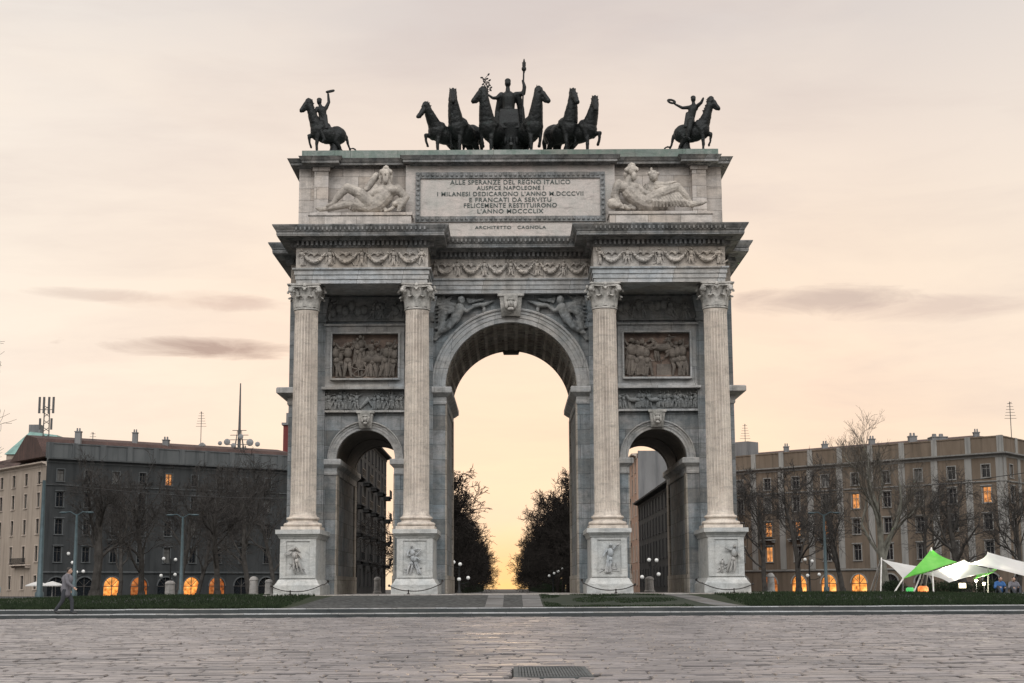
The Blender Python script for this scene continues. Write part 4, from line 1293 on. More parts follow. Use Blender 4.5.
# ---- the two riders
def rider(view, sc, mirror, px_h, yaw, Y, lab, hl):
    root_x = at(px_h, 150, Y).x
    t = thing('equestrian_statue', (root_x, Y, ZT), lab, 'statue', 'mounted victories at the ends of the roof')
    mb = horse(1.06, rise=.075, wide=.97, raise_side=(-1 if not mirror else 1), head_turn=radians(hl), neck_up=.35, tail='loop', rear_shift=.06, lift=.8)
    mb = put(mb, Vector((root_x, Y, ZT)), radians(yaw))
    sculpt(mb, .034, 2, .018, 6.0).build('horse', M['bronze'], t, 180)
    ox, oy, s0 = view
    Ur = Y*1.03/F/s0
    def Q(cx, cy, o=0.0):
        q = at(ox + cx/s0, oy + (cy + (14 if cy > 180 else 6))/s0, Y); return Vector((q.x, Y - o, q.z))
    m = MB()
    def c(p, r): m.chain(p, [x*Ur for x in r], 10)
    if not mirror:
        m.ell(Q(216,205,.1), (11*Ur,12*Ur,15*Ur), 12, 9); m.ell(Q(216,196,.06), (12*Ur,12*Ur,9*Ur), 10, 7)
        c([Q(218,215,.1), Q(222,228,.1)], [7,9]); m.ell(Q(226,240,.1), (23*Ur,15*Ur,17*Ur), 12, 9); c([Q(228,245,.1), Q(232,285,.1), Q(234,305,.1)], [19,16,22])
        c([Q(244,232,.05), Q(256,205,.0), Q(253,178,.0)], [9,7,5]); c([Q(208,236,.2), Q(198,262,.3), Q(190,275,.35)], [9,7,5])
        c([Q(226,305,.35), Q(225,340,.42), Q(240,375,.40), Q(232,385,.42)], [15,12,8,6])
        c([Q(246,300,-.3), Q(262,340,-.42), Q(262,380,-.4)], [15,12,8])
        for k in range(4): c([Q(222+7*k,265,.15), Q(225+9*k,325,.35)], [8,7])
        wc = Q(262,168,.0)
    else:
        m.ell(Q(786,202,.1), (11*Ur,12*Ur,15*Ur), 12, 9); m.ell(Q(786,194,.06), (12*Ur,12*Ur,9*Ur), 10, 7)
        c([Q(786,214,.1), Q(788,226,.1)], [7,9]); m.ell(Q(785,240,.1), (23*Ur,15*Ur,17*Ur), 12, 9); c([Q(783,245,.1), Q(775,285,.1), Q(772,305,.1)], [19,17,22])
        c([Q(768,236,.05), Q(740,238,.05), Q(712,222,.0), Q(700,214,.0)], [9,7,5,4]); c([Q(804,232,.2), Q(818,222,.3), Q(826,205,.35)], [9,7,5])
        c([Q(772,305,.35), Q(765,340,.42), Q(758,372,.40), Q(768,382,.42)], [15,12,8,6])
        c([Q(765,300,-.3), Q(757,340,-.42), Q(755,380,-.4)], [15,12,8])
        for k in range(4): c([Q(760+8*k,265,.15), Q(748+9*k,325,.35)], [8,7])
        wc = Q(694,210,.0)
    sculpt(m, .032, 1).build('rider', M['bronze'], t, 180)
    m = MB(); ring = []
    for k in range(17):
        a = 2*pi*k/16
        ring.append(wc + Vector((15*Ur*cos(a), 12*Ur*sin(a)*.8, (5 if not mirror else 10)*Ur*sin(a) + 3*Ur*cos(a)*(1 if not mirror else -1))))
    m.tube(ring, [.045]*17, 6, cap=False)
    for k in range(16): m.ell(ring[k] + Vector((0,0,.02)), (.06,.05,.06), 6, 4)
    m.build('wreath', M['bronze'], t, 60)
    m = MB()     # rock that props the belly
    h = Vector((cos(radians(yaw)), sin(radians(yaw)), 0))
    b = Vector((root_x, Y, ZT)) - h*.42
    m.ell(b + Vector((0,0,.25)), (.34,.3,.5), 10, 8); m.ell(b - h*.25 + Vector((0,0,.1)), (.4,.3,.32), 10, 8); m.caps(b + Vector((0,0,.3)), b + Vector((0,0,1.05)), .26, .2)
    sculpt(m, .06, 1).build('rock_support', M['bronze'], t, 180)
rider((270, 50, 4.267), 1.12, False, 327.5, 180+28, 77.0, 'bronze winged rider on a horse at the left end of the roof, wreath raised high', -6)
rider((510, 50, 4.267), 1.12, True, 694.5, 360-28, 77.0, 'bronze rider on a horse at the right end of the roof, wreath held out sideways', 6)
# =================================================================== ground, plaza, steps, lawn
def st(o): o['kind'] = 'structure'; return o
def gz(x, y):
    """height of the ground"""
    if y < 58.4: return -.07
    def ss(a, b, t): t = min(1, max(0, (t-a)/(b-a))); return t*t*(3-2*t)
    edge = .32
    centre = .72
    side = .56
    w = ss(16, 26, abs(x))
    top = centre*(1-w) + side*w
    z = edge + (top-edge)*ss(58.5, 70, y)
    z = z + (.24-z)*ss(100, 190, y)
    return z
def sheet(name, xs, ys, mat, lift=0.0, inside=None):
    m = MB(); nx = len(xs)
    for y in ys:
        for x in xs: m.v.append((x, y, gz(x, y)+lift))
    for j in range(len(ys)-1):
        for i in range(nx-1):
            if inside and not inside((xs[i]+xs[i+1])/2, (ys[j]+ys[j+1])/2): continue
            m.f.append((j*nx+i, j*nx+i+1, (j+1)*nx+i+1, (j+1)*nx+i))
    return m.build(name, mat, None, 180, origin=(0,0,0))
def fr(a, b, n): return [a + (b-a)*i/n for i in range(n+1)]
xs = [-2500, -900, -400, -220] + fr(-150, 150, 75) + [220, 400, 900, 2500]
ys = [-2500, -800, -200, -40, 0, 30, 58.39, 58.41] + fr(59, 110, 34) + fr(115, 200, 17) + [240, 300, 400, 600, 900, 1500, 3000, 6000]
st(sheet('ground', xs, ys, M['ground']))

# plaza: individually laid granite slabs, uneven and worn
def slabs():
    rr = random.Random(3)
    m = MB(); tone = []
    y = 7.0
    GX0, GX1, GY0, GY1 = grate
    while y < 57.0:
        w = rr.uniform(.20, .33)
        if y + w > 57.0 - .2: w = 57.02 - y
        hx = 7.0 + .40*y
        x = -hx - rr.random()
        while x < hx:
            L = rr.uniform(.26, .72)
            g = rr.uniform(.007, .018); g2 = rr.uniform(.008, .022)
            x0, x1, y0, y1 = x + g, x + L - g, y + g2, y + w - g2
            x += L
            if x1 > GX0-.02 and x0 < GX1+.02 and y1 > GY0-.02 and y0 < GY1+.02:
                # trim the slab against the drain
                if x0 < GX0 - .25: x1 = GX0 - .02
                elif x1 > GX1 + .25: x0 = GX1 + .02
                elif y0 < GY0 - .1: y1 = GY0 - .02
                elif y1 > GY1 + .1: y0 = GY1 + .02
                else: continue
            z = .030*mnoise.noise(Vector((x0*.16, y0*.16, 3))) + rr.gauss(0, .0062)
            tx, ty = rr.gauss(0, .007), rr.gauss(0, .009)
            b = rr.uniform(.010, .024); cx, cy = (x0+x1)/2, (y0+y1)/2
            def zz(px, py): return z + tx*(px-cx) + ty*(py-cy)
            o = [(x0,y0),(x1,y0),(x1,y1),(x0,y1)]
            j = [rr.uniform(.6,1.6) for _ in range(4)]
            inn = [(x0+b*j[0],y0+b*j[1]),(x1-b*j[2],y0+b*j[0]),(x1-b*j[1],y1-b*j[3]),(x0+b*j[3],y1-b*j[2])]
            vs = [(p[0],p[1],-.06) for p in o] + [(p[0],p[1],zz(*p)-.014) for p in o] + [(p[0],p[1],zz(*p)) for p in inn]
            # a worn, slightly hollow or domed middle
            vs.append((cx + rr.uniform(-.1,.1), cy + rr.uniform(-.08,.08), zz(cx, cy) + rr.gauss(.002, .006)))
            fs = []
            for k in range(4):
                k2 = (k+1) % 4
                fs.append((k, k2, 4+k2, 4+k)); fs.append((4+k, 4+k2, 8+k2, 8+k)); fs.append((8+k, 8+k2, 12))
            m.add(vs, fs)
            t = min(1, max(0, rr.gauss(.5, .17)))
            t = max(t, .16)
            for k in range(4): tone.extend([0.0, .02 if rr.random() < .7 else .12, t])
        y += w
    o = m.build('plaza_pavement', M['plaza'], None, None, origin=(0,0,0), recalc=False)
    a = o.data.attributes.new('tone', 'FLOAT', 'FACE'); a.data.foreach_set('value', tone)
    return o
gq0 = at(507, 676, 10); 
def ground_at(px, py, z=0.0):
    d = at(px, py, 1.0) - Vector((0,0,CAMH)); t = (z-CAMH)/d.z
    return Vector((0,0,CAMH)) + d*t
_a, _b = ground_at(512, 678), ground_at(588, 667.5)
gx0 = (ground_at(512, 673)).x; gx1 = (ground_at(588, 673)).x
grate = (gx0, gx1, _a.y, _b.y)
print('GRATE', grate)
st(slabs())
m = MB(); m.box(-400, 400, -60, 57.0, -.3, -.035); st(m.build('plaza_bedding', M['joint'], None, None, origin=(0,0,0)))
m = MB()
for s in (-1, 1):
    for k in range(60):
        pass
# the far parts of the plaza beyond the laid slabs
m = MB()
for s in (-1, 1):
    m.add([(s*9.6,7,-.012),(s*29.6,57,-.012),(s*300,57,-.012),(s*300,7,-.012)], [(0,1,2,3)])
m.add([(-300,7,-.012),(300,7,-.012),(300,-200,-.012),(-300,-200,-.012)], [(0,1,2,3)])
o = st(m.build('plaza_surroundings', M['cobble'], None, None, origin=(0,0,0)))

# drain cover
g = thing('drain_grate', ((gx0+gx1)/2, (grate[2]+grate[3])/2, -.02), 'rusty iron drain grate set into the stone plaza', 'grate')
m = MB(); x0, x1, y0, y1 = grate
zt = .012
for a in ((x0,x0+.06,y0,y1),(x1-.06,x1,y0,y1),(x0+.06,x1-.06,y0,y0+.06),(x0+.06,x1-.06,y1-.06,y1)): m.box(a[0],a[1],a[2],a[3],-.05,zt)
m.build('grate_frame', M['grate'], g)
m = MB(); n = 22
for i in range(n):
    x = x0+.06 + (x1-x0-.12)*(i+.5)/n; m.box(x-.013, x+.013, y0+.05, y1-.05, -.04, zt-.004)
for q in (.33,.66): m.box(x0+.05,x1-.05,y0+(y1-y0)*q-.02,y0+(y1-y0)*q+.02,-.04,zt-.008)
m.build('bars', M['grate'], g)

# two kerb steps
m = MB()
L = 260
def blocks(m, y0, y1, z0, z1, rr, lo, hi):
    x = -130.0
    while x < 130:
        l = rr.uniform(lo, hi); d = rr.gauss(0, .006); dz = rr.gauss(0, .004)
        m.add([(x+.004,y0+d,z0),(x+l-.004,y0+d,z0),(x+l-.004,y1,z0),(x+.004,y1,z0),
               (x+.004,y0+d,z1-.03+dz),(x+l-.004,y0+d,z1-.03+dz),(x+l-.004,y0+d+.03,z1+dz),(x+.004,y0+d+.03,z1+dz),(x+l-.004,y1,z1+dz),(x+.004,y1,z1+dz)],
              [(0,1,5,4),(4,5,6,7),(7,6,8,9),(1,2,8,6,5),(0,4,7,9,3),(2,3,9,8)])
        x += l
rr = random.Random(2)
blocks(m, 57.0, 58.1, -.1, .155, rr, 1.2, 2.6)
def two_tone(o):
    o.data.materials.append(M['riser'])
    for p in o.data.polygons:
        if p.normal.y < -.85: p.material_index = 1  # front faces of the kerb blocks take the darker riser material
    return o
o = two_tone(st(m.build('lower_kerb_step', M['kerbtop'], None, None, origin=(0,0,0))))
m = MB(); blocks(m, 58.05, 58.6, .1, .325, rr, 1.2, 2.6)
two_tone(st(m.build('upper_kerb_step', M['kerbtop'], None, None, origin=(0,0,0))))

# surfaces between the steps and the arch
def xl(t): return -8.1 + .9*t          # t = 0 at the kerb, 1 at the arch
yy = fr(58.55, 72.0, 20)
def tt(y): return (y-58.55)/(72-58.55)
def strip(name, f0, f1, mat, lift, ya=None):
    m = MB(); n = 6; ys_ = ya or yy
    for y in ys_:
        for i in range(n+1):
            x = f0(tt(y)) + (f1(tt(y))-f0(tt(y)))*i/n
            m.v.append((x, y, gz(x, y)+lift))
    for j in range(len(ys_)-1):
        for i in range(n): m.f.append((j*(n+1)+i, j*(n+1)+i+1, (j+1)*(n+1)+i+1, (j+1)*(n+1)+i))
    return st(m.build(name, mat, None, 180, origin=(0,0,0)))
strip('cobbled_apron', lambda t: -8.6+.9*t, lambda t: -1.05, M['cobble'], .012)
strip('carriage_path', lambda t: -1.05, lambda t: -.36, M['path'], .018)
strip('cobbled_strip', lambda t: -.36, lambda t: .42, M['cobble'], .012)
strip('carriage_path', lambda t: .42, lambda t: 1.18, M['path'], .018)
strip('trodden_turf', lambda t: 1.18, lambda t: 7.3-.9*t+.6*(1-t), M['darkgrass'], .012)
strip('diagonal_path', lambda t: 7.9-1.5*t, lambda t: 8.9-1.6*t, M['path'], .018)
ya = fr(58.55, 72.0, 20) + fr(74, 100, 13)
def lawn(name, f0, f1): return strip(name, f0, f1, M['lawn'], .010, ya)
lawn('lawn', lambda t: -75, lambda t: -8.6+.9*t if t <= 1 else -13.2)
lawn('lawn', lambda t: 8.9-1.6*t if t <= 1 else 13.2, lambda t: 75)
def far_strip(name, x0, x1, y0, y1, mat, lift):
    m = MB(); xs_ = fr(x0, x1, 24); ys_ = fr(y0, y1, 4)
    for y in ys_:
        for x in xs_: m.v.append((x, y, gz(x, y)+lift))
    n = len(xs_)
    for j in range(4):
        for i in range(n-1): m.f.append((j*n+i, j*n+i+1, (j+1)*n+i+1, (j+1)*n+i))
    return st(m.build(name, mat, None, 180, origin=(0,0,0)))
far_strip('pavement', -46, -13.6, 92, 99, M['kerbtop'], .03); far_strip('pavement', 13.6, 46, 92, 99, M['kerbtop'], .03)
# grass blades
rr = random.Random(9); m = MB()
def blade(x, y, h):
    a = rr.uniform(0, pi); w = rr.uniform(.012, .028); z = gz(x, y)+.005
    dx, dy = cos(a)*w, sin(a)*w; lx, ly = rr.gauss(0, .03), rr.gauss(0, .03)
    i = len(m.v)
    m.v.extend([(x-dx,y-dy,z),(x+dx,y+dy,z),(x+lx,y+ly,z+h)]); m.f.append((i,i+1,i+2))
for k in range(90000):
    s = rr.choice((-1, 1)); y = 58.7 + 17*rr.random()**1.5
    xin = 8.8 if s < 0 else 9.0
    if y > 70: xin = 11.5
    x = s*(xin + (31-xin)*rr.random())
    d = .75 + .5*mnoise.noise(Vector((x*.5, y*.5, 0)))
    if rr.random() > d + .25: continue
    blade(x, y, rr.uniform(.04, .13)*(.7+.6*d))
for k in range(16000):
    y = 58.8 + 13*rr.random(); t = tt(y); x = rr.uniform(1.25, 7.2-.3*t-.3)
    d = mnoise.noise(Vector((x*.7, y*.35, 5)))
    if d < -.05 or x > 7.9-1.5*t-.1: continue
    blade(x, y, rr.uniform(.02, .07))
o = m.build('grass', M['bladed'], None, None, origin=(0,0,0), recalc=False); o['kind'] = 'stuff'

# platform and threshold of the arch
m = MB()
m.box(-12.4, 12.4, 72.2, 89.5, .2, ZP-.005)
st(m.build('arch_platform', M['platform'], None, None))
m = MB(); m.box(-13.4, 13.4, 71.6, 90.3, .2, ZP-.13); st(m.build('platform_step', M['platform'], None, None))

# =================================================================== small things around the arch
def chain_at(lo, mid, hi, label):
    """chain from the low front corner of a pedestal over a short post to an eye on its flank"""
    t = thing('chain_barrier', (mid[0], mid[1], ZP), label, 'chain', 'chains slung before the pedestals')
    m = MB()
    wp = Vector((hi[0], 72.62, ZP+.46))
    for a, b, sag in ((lo, mid, .06), (mid, wp, .12), (wp, hi, .05)):
        a = Vector(a); b = Vector(b); N = 24
        for i in range(N):
            q0 = i/N; q1 = (i+1)/N
            p0 = a.lerp(b, q0); p1 = a.lerp(b, q1)
            p0.z -= sag*4*q0*(1-q0); p1.z -= sag*4*q1*(1-q1)
            d = (p1-p0); m.tube([p0 - d*.1, p0 + d*.5, p1 + d*.1], [.014+.006*(i % 2), .027, .014+.006*(i % 2)], 5)
    m.build('chain', M['chain'], t, 60)
    m = MB(); m.lathe([(.07, ZP-.01), (.07, ZP+.03), (.03, ZP+.06), (.028, mid[2]), (.045, mid[2]+.03), (.01, mid[2]+.05)], mid[0], mid[1], 10)
    m.build('post', M['chain'], t, 50)
    for p in (lo, hi):
        m = MB(); m.ell(p, .06, 8, 6); m.build('eye', M['chain'], t, 180)
for xc, s, lab in ((-(xp_out+x_out)/2, -1, 'slack rusty chain slung before the leftmost column pedestal of the arch'), (-(xp_in+x_in)/2, -1, 'slack rusty chain before the pedestal between the low left and the tall opening'),
                ((xp_in+x_in)/2, 1, 'slack rusty chain before the pedestal between the tall and the low right opening'), ((xp_out+x_out)/2, 1, 'slack rusty chain slung before the rightmost column pedestal of the arch')):
    chain_at((xc + s*1.17, 72.76, ZP+.40), (xc + s*.25, 72.5, ZP+.16), (xc - s*1.22, 74.9, ZP+.62), lab)

def bollard(px, pyb, pyt, Y, r, lab):
    q = at(px, pyb, Y); z0 = gz(q.x, Y)-.02 if abs(q.x) > 12 else ZP-.02
    if Y < 72 and abs(q.x) <= 12.5: z0 = gz(q.x, Y)-.02
    z1 = at(px, pyt, Y).z
    t = thing('stone_bollard', (q.x, Y, z0), lab, 'bollard', 'stone bollards round the arch')
    m = MB(); H = z1-z0
    m.lathe([(r*1.25, z0), (r*1.25, z0+H*.10), (r*1.02, z0+H*.15)], q.x, Y, 16); m.build('foot', M['bollard'], t, 40)
    m = MB(); m.lathe([(r*1.0, z0+H*.15), (r*.9, z0+H*.78), (r*1.02, z0+H*.80), (r*1.0, z0+H*.85), (r*.8, z0+H*.93), (r*.45, z0+H*.985), (r*.1, z1)], q.x, Y, 16)
    m.build('shaft', M['bollard'], t, 40)
bollard(252.3, 594.5, 575, 76, .22, 'taller round stone bollard on the grass left of the arch')
bollard(267.5, 593, 578, 84, .22, 'shorter squat stone bollard nearest the leftmost pedestal')
bollard(376, 595, 576, 90.5, .20, 'stone bollard standing in the low left opening of the arch')
bollard(168.5, 595.5, 579, 92, .30, 'broad stone bollard below the globe lamp left of the arch')
bollard(770, 593, 574, 80, .20, 'slim stone bollard on the lawn just right of the arch')
bollard(648.5, 594, 577, 90.6, .26, 'broad stone bollard standing in the low right opening of the arch')

# globe lamps
def globe_lamp(px, Y, globes, lab, ybase=595):
    q = at(px, ybase, Y); z0 = gz(q.x, Y)-.03
    t = thing('globe_street_lamp', (q.x, Y, z0), lab, 'street lamp', 'globe lamps around the square')
    G_ = [at(gx, gy, Y) for gx, gy in globes]
    top = max(p.z for p in G_)-.15
    m = MB(); m.lathe([(.2, z0), (.2, z0+.25), (.11, z0+.4), (.08, z0+1.2), (.06, top), (.07, top+.05), (.01, top+.25)], q.x, Y, 10); m.build('post', M['iron'], t, 50)
    for p in G_:
        m = MB(); m.tube([(q.x, Y, p.z-.45), ((q.x+p.x)/2, Y, p.z-.50), (p.x, Y, p.z-.35), (p.x, Y, p.z-.18)], [.035,.03,.028,.05], 6); a = m.build('arm', M['iron'], t, 60)
        m = MB(); m.ell(p, .165, 14, 10); m.build('globe', M['globe'], t, 180)
globe_lamp(168.5, 150, [(166.7-4,557),(176.6-2,558),(160,574),(174,573)], 'black lamp with four white globes on the square left of the arch')
globe_lamp(72, 148, [(67.5,551.5),(71.5,560.5),(75.5,570),(82.3,569.4)], 'black lamp with four white globes before the left corner house')
globe_lamp(809, 150, [(804,561),(811,562.6),(806.5,577),(818,576)], 'black lamp with four white globes on the square right of the arch')
globe_lamp(650, 128, [(648,560.6),(655.5,561),(641,577.7),(657.5,575)], 'black lamp with four white globes seen through the low right opening')
globe_lamp(458, 135, [(452.5,562),(459,564),(458,579),(467,577.7)], 'black lamp with four white globes seen left in the tall opening')
globe_lamp(552, 190, [(548,576),(553,573.5),(557,571.5),(561,569)], 'black lamp with small white globes under the trees right in the tall opening')

# tall lighting masts
def mast(px, Y, ytop, lab, w=.11, arms=True):
    q = at(px, 596, Y); z0 = gz(q.x, Y)-.05; z1 = at(px, ytop, Y).z
    t = thing('lighting_mast', (q.x, Y, z0), lab, 'light mast', 'tall steel lighting masts')
    m = MB(); m.lathe([(w*1.6, z0), (w*1.6, z0+.4), (w*1.1, z0+.5), (w*.6, z1)], q.x, Y, 10); m.build('mast', M['steel'], t, 50)
    if arms:
        for s in (-1, 1):
            m = MB(); m.tube([(q.x, Y, z1-.1), (q.x+s*.4, Y-.1, z1+.15), (q.x+s*.75, Y-.1, z1+.12)], .035, 6)
            m.ell((q.x+s*.85, Y-.1, z1+.10), (.28,.12,.07), 10, 6); m.build('lamp_head', M['steel'], t, 50)
mast(72.5, 100, 512, 'blue grey steel lighting mast before the left corner house, nearest the big tree', .14)
mast(38, 92, 478, 'tall blue grey mast without lamps at the left corner house', .17, False)
mast(179.5, 105, 515, 'blue grey steel lighting mast between the left trees and the arch', .13)
mast(825.5, 105, 516, 'blue grey steel lighting mast among the trees right of the arch', .12)

# =================================================================== awning tents
tent = thing('tensile_tent', (at(940,596,80).x, 80, gz(21,80)), 'white and green stretched canvas tent on slanting white poles', 'tent')
def T(px, py, Y): return at(px, py, Y)
def sheet_patch(m, A, B, C, D, n=14, sag=.25, up=0.0, scallop=.12):
    """hypar canvas between four corners, edges drawn in"""
    i0 = len(m.v)
    c = (A+B+C+D)/4
    for j in range(n+1):
        v = j/n
        for i in range(n+1):
            u = i/n
            p = A*(1-u)*(1-v) + B*u*(1-v) + C*u*v + D*(1-u)*v
            e = max(4*u*(1-u)*abs(2*v-1)**3, 4*v*(1-v)*abs(2*u-1)**3)
            p = p.lerp(c, scallop*e)
            p = p + Vector((0,0,-sag*16*u*(1-u)*v*(1-v)*.5)); m.v.append(tuple(p))
    for j in range(n):
        for i in range(n):
            a = i0 + j*(n+1) + i; m.f.append((a, a+1, a+n+2, a+n+1))
def canvas(quads, mat, name):
    m = MB()
    for q in quads: sheet_patch(m, *q)
    top = len(m.v); m2 = MB(); m2.v = m.v + [(x, y, z-.012) for x, y, z in m.v]; m2.f = m.f + [tuple(i+top for i in reversed(f)) for f in m.f]
    return m2.build(name, mat, tent, 180, recalc=False)
tipL = T(880.5, 561, 82); lowL = T(902, 580.5, 78); peak = T(930.5, 551, 80); mid = T(962, 566, 83); midlow = T(958, 584, 79)
canvas([(tipL, T(922, 569, 86), T(921, 573, 80), lowL)], M['canvas'], 'canvas')
canvas([(lowL, T(921, 576, 79), T(956, 564, 78.5), peak)], M['canvas_green'], 'canvas')
canvas([(T(921, 576, 79.5), T(948, 584.5, 80), T(995, 573, 84), T(963, 562, 82.5))], M['canvas'], 'canvas')
canvas([(T(972, 582, 80), T(996, 572, 80), T(1000, 569, 86), T(975, 576, 86))], M['canvas_green'], 'canvas')
canvas([(T(968, 565.5, 80), T(987, 554.5, 83), T(1048, 570, 88), T(1036, 582, 78))], M['canvas'], 'canvas')
def pole(a, b, r=.038):
    m = MB(); m.tube([a, b], r, 8); m.build('pole', M['pole'], tent, 60)
def foot(px, py, Y): q = at(px, py, Y); return Vector((q.x, q.y, gz(q.x, q.y)))
for px, Y in ((912, 79), (932.5, 78), (923, 84), (917,82)): pole(foot(px, 597, Y), peak + Vector((0,0,.05)))
for px, Y in ((892.5, 76.5), (901.5, 79)): pole(foot(px, 597, Y), lowL)
for px, Y in ((879.5, 80), (868.5, 84), (873, 86)): pole(foot(px, 595, Y), tipL + Vector((0,0,.06)))
pole(foot(987, 597, 83.5), T(987, 554.5, 83)); pole(foot(1040, 597, 77), T(1036, 582, 78))
# lamps under the canvas
def lantern(px, py, Y, r, mat, lab, name='floor_lantern'):
    q = at(px, py, Y); z = gz(q.x, Y)
    t = thing(name, (q.x, Y, z), lab, 'lantern')
    m = MB(); m.lathe([(r*.9, z+.01), (r, z+.05), (r*.95, z+r*1.2), (r*.6, z+r*1.5)], q.x, Y, 14); m.build('shade', mat, t, 40)
    m = MB(); m.lathe([(r*1.05, z-.005), (r*1.05, z+.03)], q.x, Y, 14); m.lathe([(r*.62, z+r*1.5), (r*.62, z+r*1.58)], q.x, Y, 12); m.build('base', M['iron'], t, 40)
    return q.x, z
lantern(922, 593, 80, .28, M['lamp_orange'], 'orange glowing lantern on the grass under the white tent')
lantern(909, 594, 80, .22, M['lamp_green'], 'green glowing lantern on the grass under the white tent')
q = at(961, 588, 80.5); zf = gz(q.x, 80.5)
fl = thing('floodlight', (q.x, 80.5, zf), 'bright floodlight on the lawn shining up into the canvas tent', 'floodlight')
m = MB(); m.tube([(q.x, 80.5, zf), (q.x, 80.5, zf+.35)], .03, 6); m.box(q.x-.2, q.x+.2, 80.45, 80.62, zf+.33, zf+.62); m.build('housing', M['iron'], fl)
m = MB(); m.box(q.x-.17, q.x+.17, 80.42, 80.447, zf+.36, zf+.59); m.build('lamp_glass', M['lamp_warm'], fl)
for px, py, lab in ((975, 583, 'small white bulb lamp under the tent, nearer the floodlight'), (983, 586, 'small white bulb lamp under the tent, nearer the seated people')):
    q2 = at(px, py, 82); zz = gz(q2.x, 82)
    t = thing('bulb_lamp', (q2.x, 82, zz), lab, 'lamp')
    m = MB(); m.tube([(q2.x, 82, zz), (q2.x, 82, q2.z-.08)], .02, 6); m.build('stem', M['iron'], t)
    m = MB(); m.ell(q2, .08, 10, 8); m.build('bulb', M['lamp_warm'], t, 180)
    pl_ = bpy.data.lights.new('bulb_glow', 'POINT'); pl_.energy = 160; pl_.color = (1,.93,.75); pl_.shadow_soft_size = .09
    po = bpy.data.objects.new('bulb_glow', pl_); COL.objects.link(po); po.parent = t; po.location = (0, -.12, q2.z-zz)
ld = bpy.data.lights.new('floodlight_glow', 'SPOT'); ld.energy = 3800; ld.color = (1, .93, .72); ld.shadow_soft_size = .15; ld.spot_size = radians(130); ld.spot_blend = .6
lo = bpy.data.objects.new('floodlight_glow', ld); COL.objects.link(lo); lo.parent = fl; lo.location = (0, -.05, .66); lo.rotation_euler = (radians(165), 0, 0)
# low bushes behind the tent
rr = random.Random(31)
for k, (px, Y, w, lab) in enumerate(((945, 92, 2.6, 'low dark bush behind the tent, left of the floodlight'), (985, 92, 3.0, 'low dark bush behind the tent, beside the bulb lamps'), (893, 95, 1.5, 'small dark bush behind the far tent pole'))):
    q = at(px, 590, Y); z = gz(q.x, Y); m = MB()
    for i in range(2600):
        u = Vector((rr.gauss(0,1), rr.gauss(0,1), rr.gauss(0,1))).normalized()*rr.random()**.4
        c = Vector((q.x + u.x*w*.55, Y + u.y*.7, z + .42 + u.z*.42 + .1*mnoise.noise(Vector((u.x*3,k,0)))))
        a = Vector((rr.gauss(0,1), rr.gauss(0,1), rr.gauss(0,1))).normalized()*.05; b = Vector((rr.gauss(0,1), rr.gauss(0,1), rr.gauss(0,1))).normalized()*.03
        m.add([c-a, c+b, c+a, c-b], [(0,1,2,3)])
    for i in range(12):
        m.tube([(q.x+rr.uniform(-.3,.3)*w, Y+rr.uniform(-.2,.2), z), (q.x+rr.uniform(-.5,.5)*w, Y+rr.uniform(-.5,.5), z+.6)], [.02,.008], 4)
    tag(m.build('low_bush', M['bladed'], None, None, recalc=False), lab, 'bush')
# =================================================================== bare trees
def grow(seed, H, r0, spec, lean=0.0, fork=.32, nl=7, up=.35, tw=.013, levels=4, kids=(7,6,6,4), spread=.75, bush=1.0, lean_y=0):
    """-> (trunk and limbs, twigs), base at the origin"""
    rr = random.Random(seed); A = MB(); B = MB()
    def rdir(d, ang):
        a = d.orthogonal().normalized(); b = d.cross(a)
        t = rr.uniform(0, 2*pi)
        return (d*cos(ang) + (a*cos(t) + b*sin(t))*sin(ang)).normalized()
    def branch(p, d, L, r, lv):
        seg = 5 if lv <= 1 else (3 if lv == 2 else 2)
        pts = [p.copy()]; q = p.copy(); dd = d.copy()
        wob = (.10, .22, .28, .30, .3)[lv]
        for i in range(seg):
            dd = (dd + Vector((rr.gauss(0,wob), rr.gauss(0,wob), rr.gauss(0,wob)*.7 + up*(.16 if lv else .0)))).normalized()
            q = q + dd*(L/seg); pts.append(q.copy())
        tip = max(tw*.55, r*(.45 if lv == 0 else .30))
        rad = [r + (tip-r)*i/seg for i in range(seg+1)]
        n = 8 if lv == 0 else (6 if lv == 1 else (4 if lv == 2 else 3))
        (A if lv <= 1 else B).tube(pts, rad, n, cap=(lv <= 1))
        if lv >= levels: return
        k = kids[lv]
        for i in range(k):
            t = (fork + (1-fork)*(i+rr.random())/k) if lv == 0 else (.22 + .78*(i+rr.random())/k)
            x = t*seg; j = min(int(x), seg-1); f = x-j
            bp = pts[j].lerp(pts[j+1], f); bd = (pts[j+1]-pts[j]).normalized()
            ang = rr.gauss(spread, .18)*(1.0 if lv else (1.15 - .55*t))
            rl = rr.uniform(.75, 1.2)
            cl = L*((.78 - .35*t)*bush if lv == 0 else (.62 - .18*t))*rl
            cr = max(tw*.7, (r + (tip-r)*t)*(.52 if lv == 0 else .50))
            if lv >= 2: cr = max(tw*.7, min(cr, tw*(2.2 if lv == 2 else 1.2)))
            branch(bp, rdir(bd, ang), cl, cr, lv+1)
    # flare of the roots
    A.tube([(0,0,-.15), (0,0,.12), (lean*.05,0,.5)], [r0*1.7, r0*1.3, r0*1.05], 9)
    branch(Vector((0,0,0)), Vector((lean, lean_y, 1)).normalized(), H, r0, 0)
    return A, B

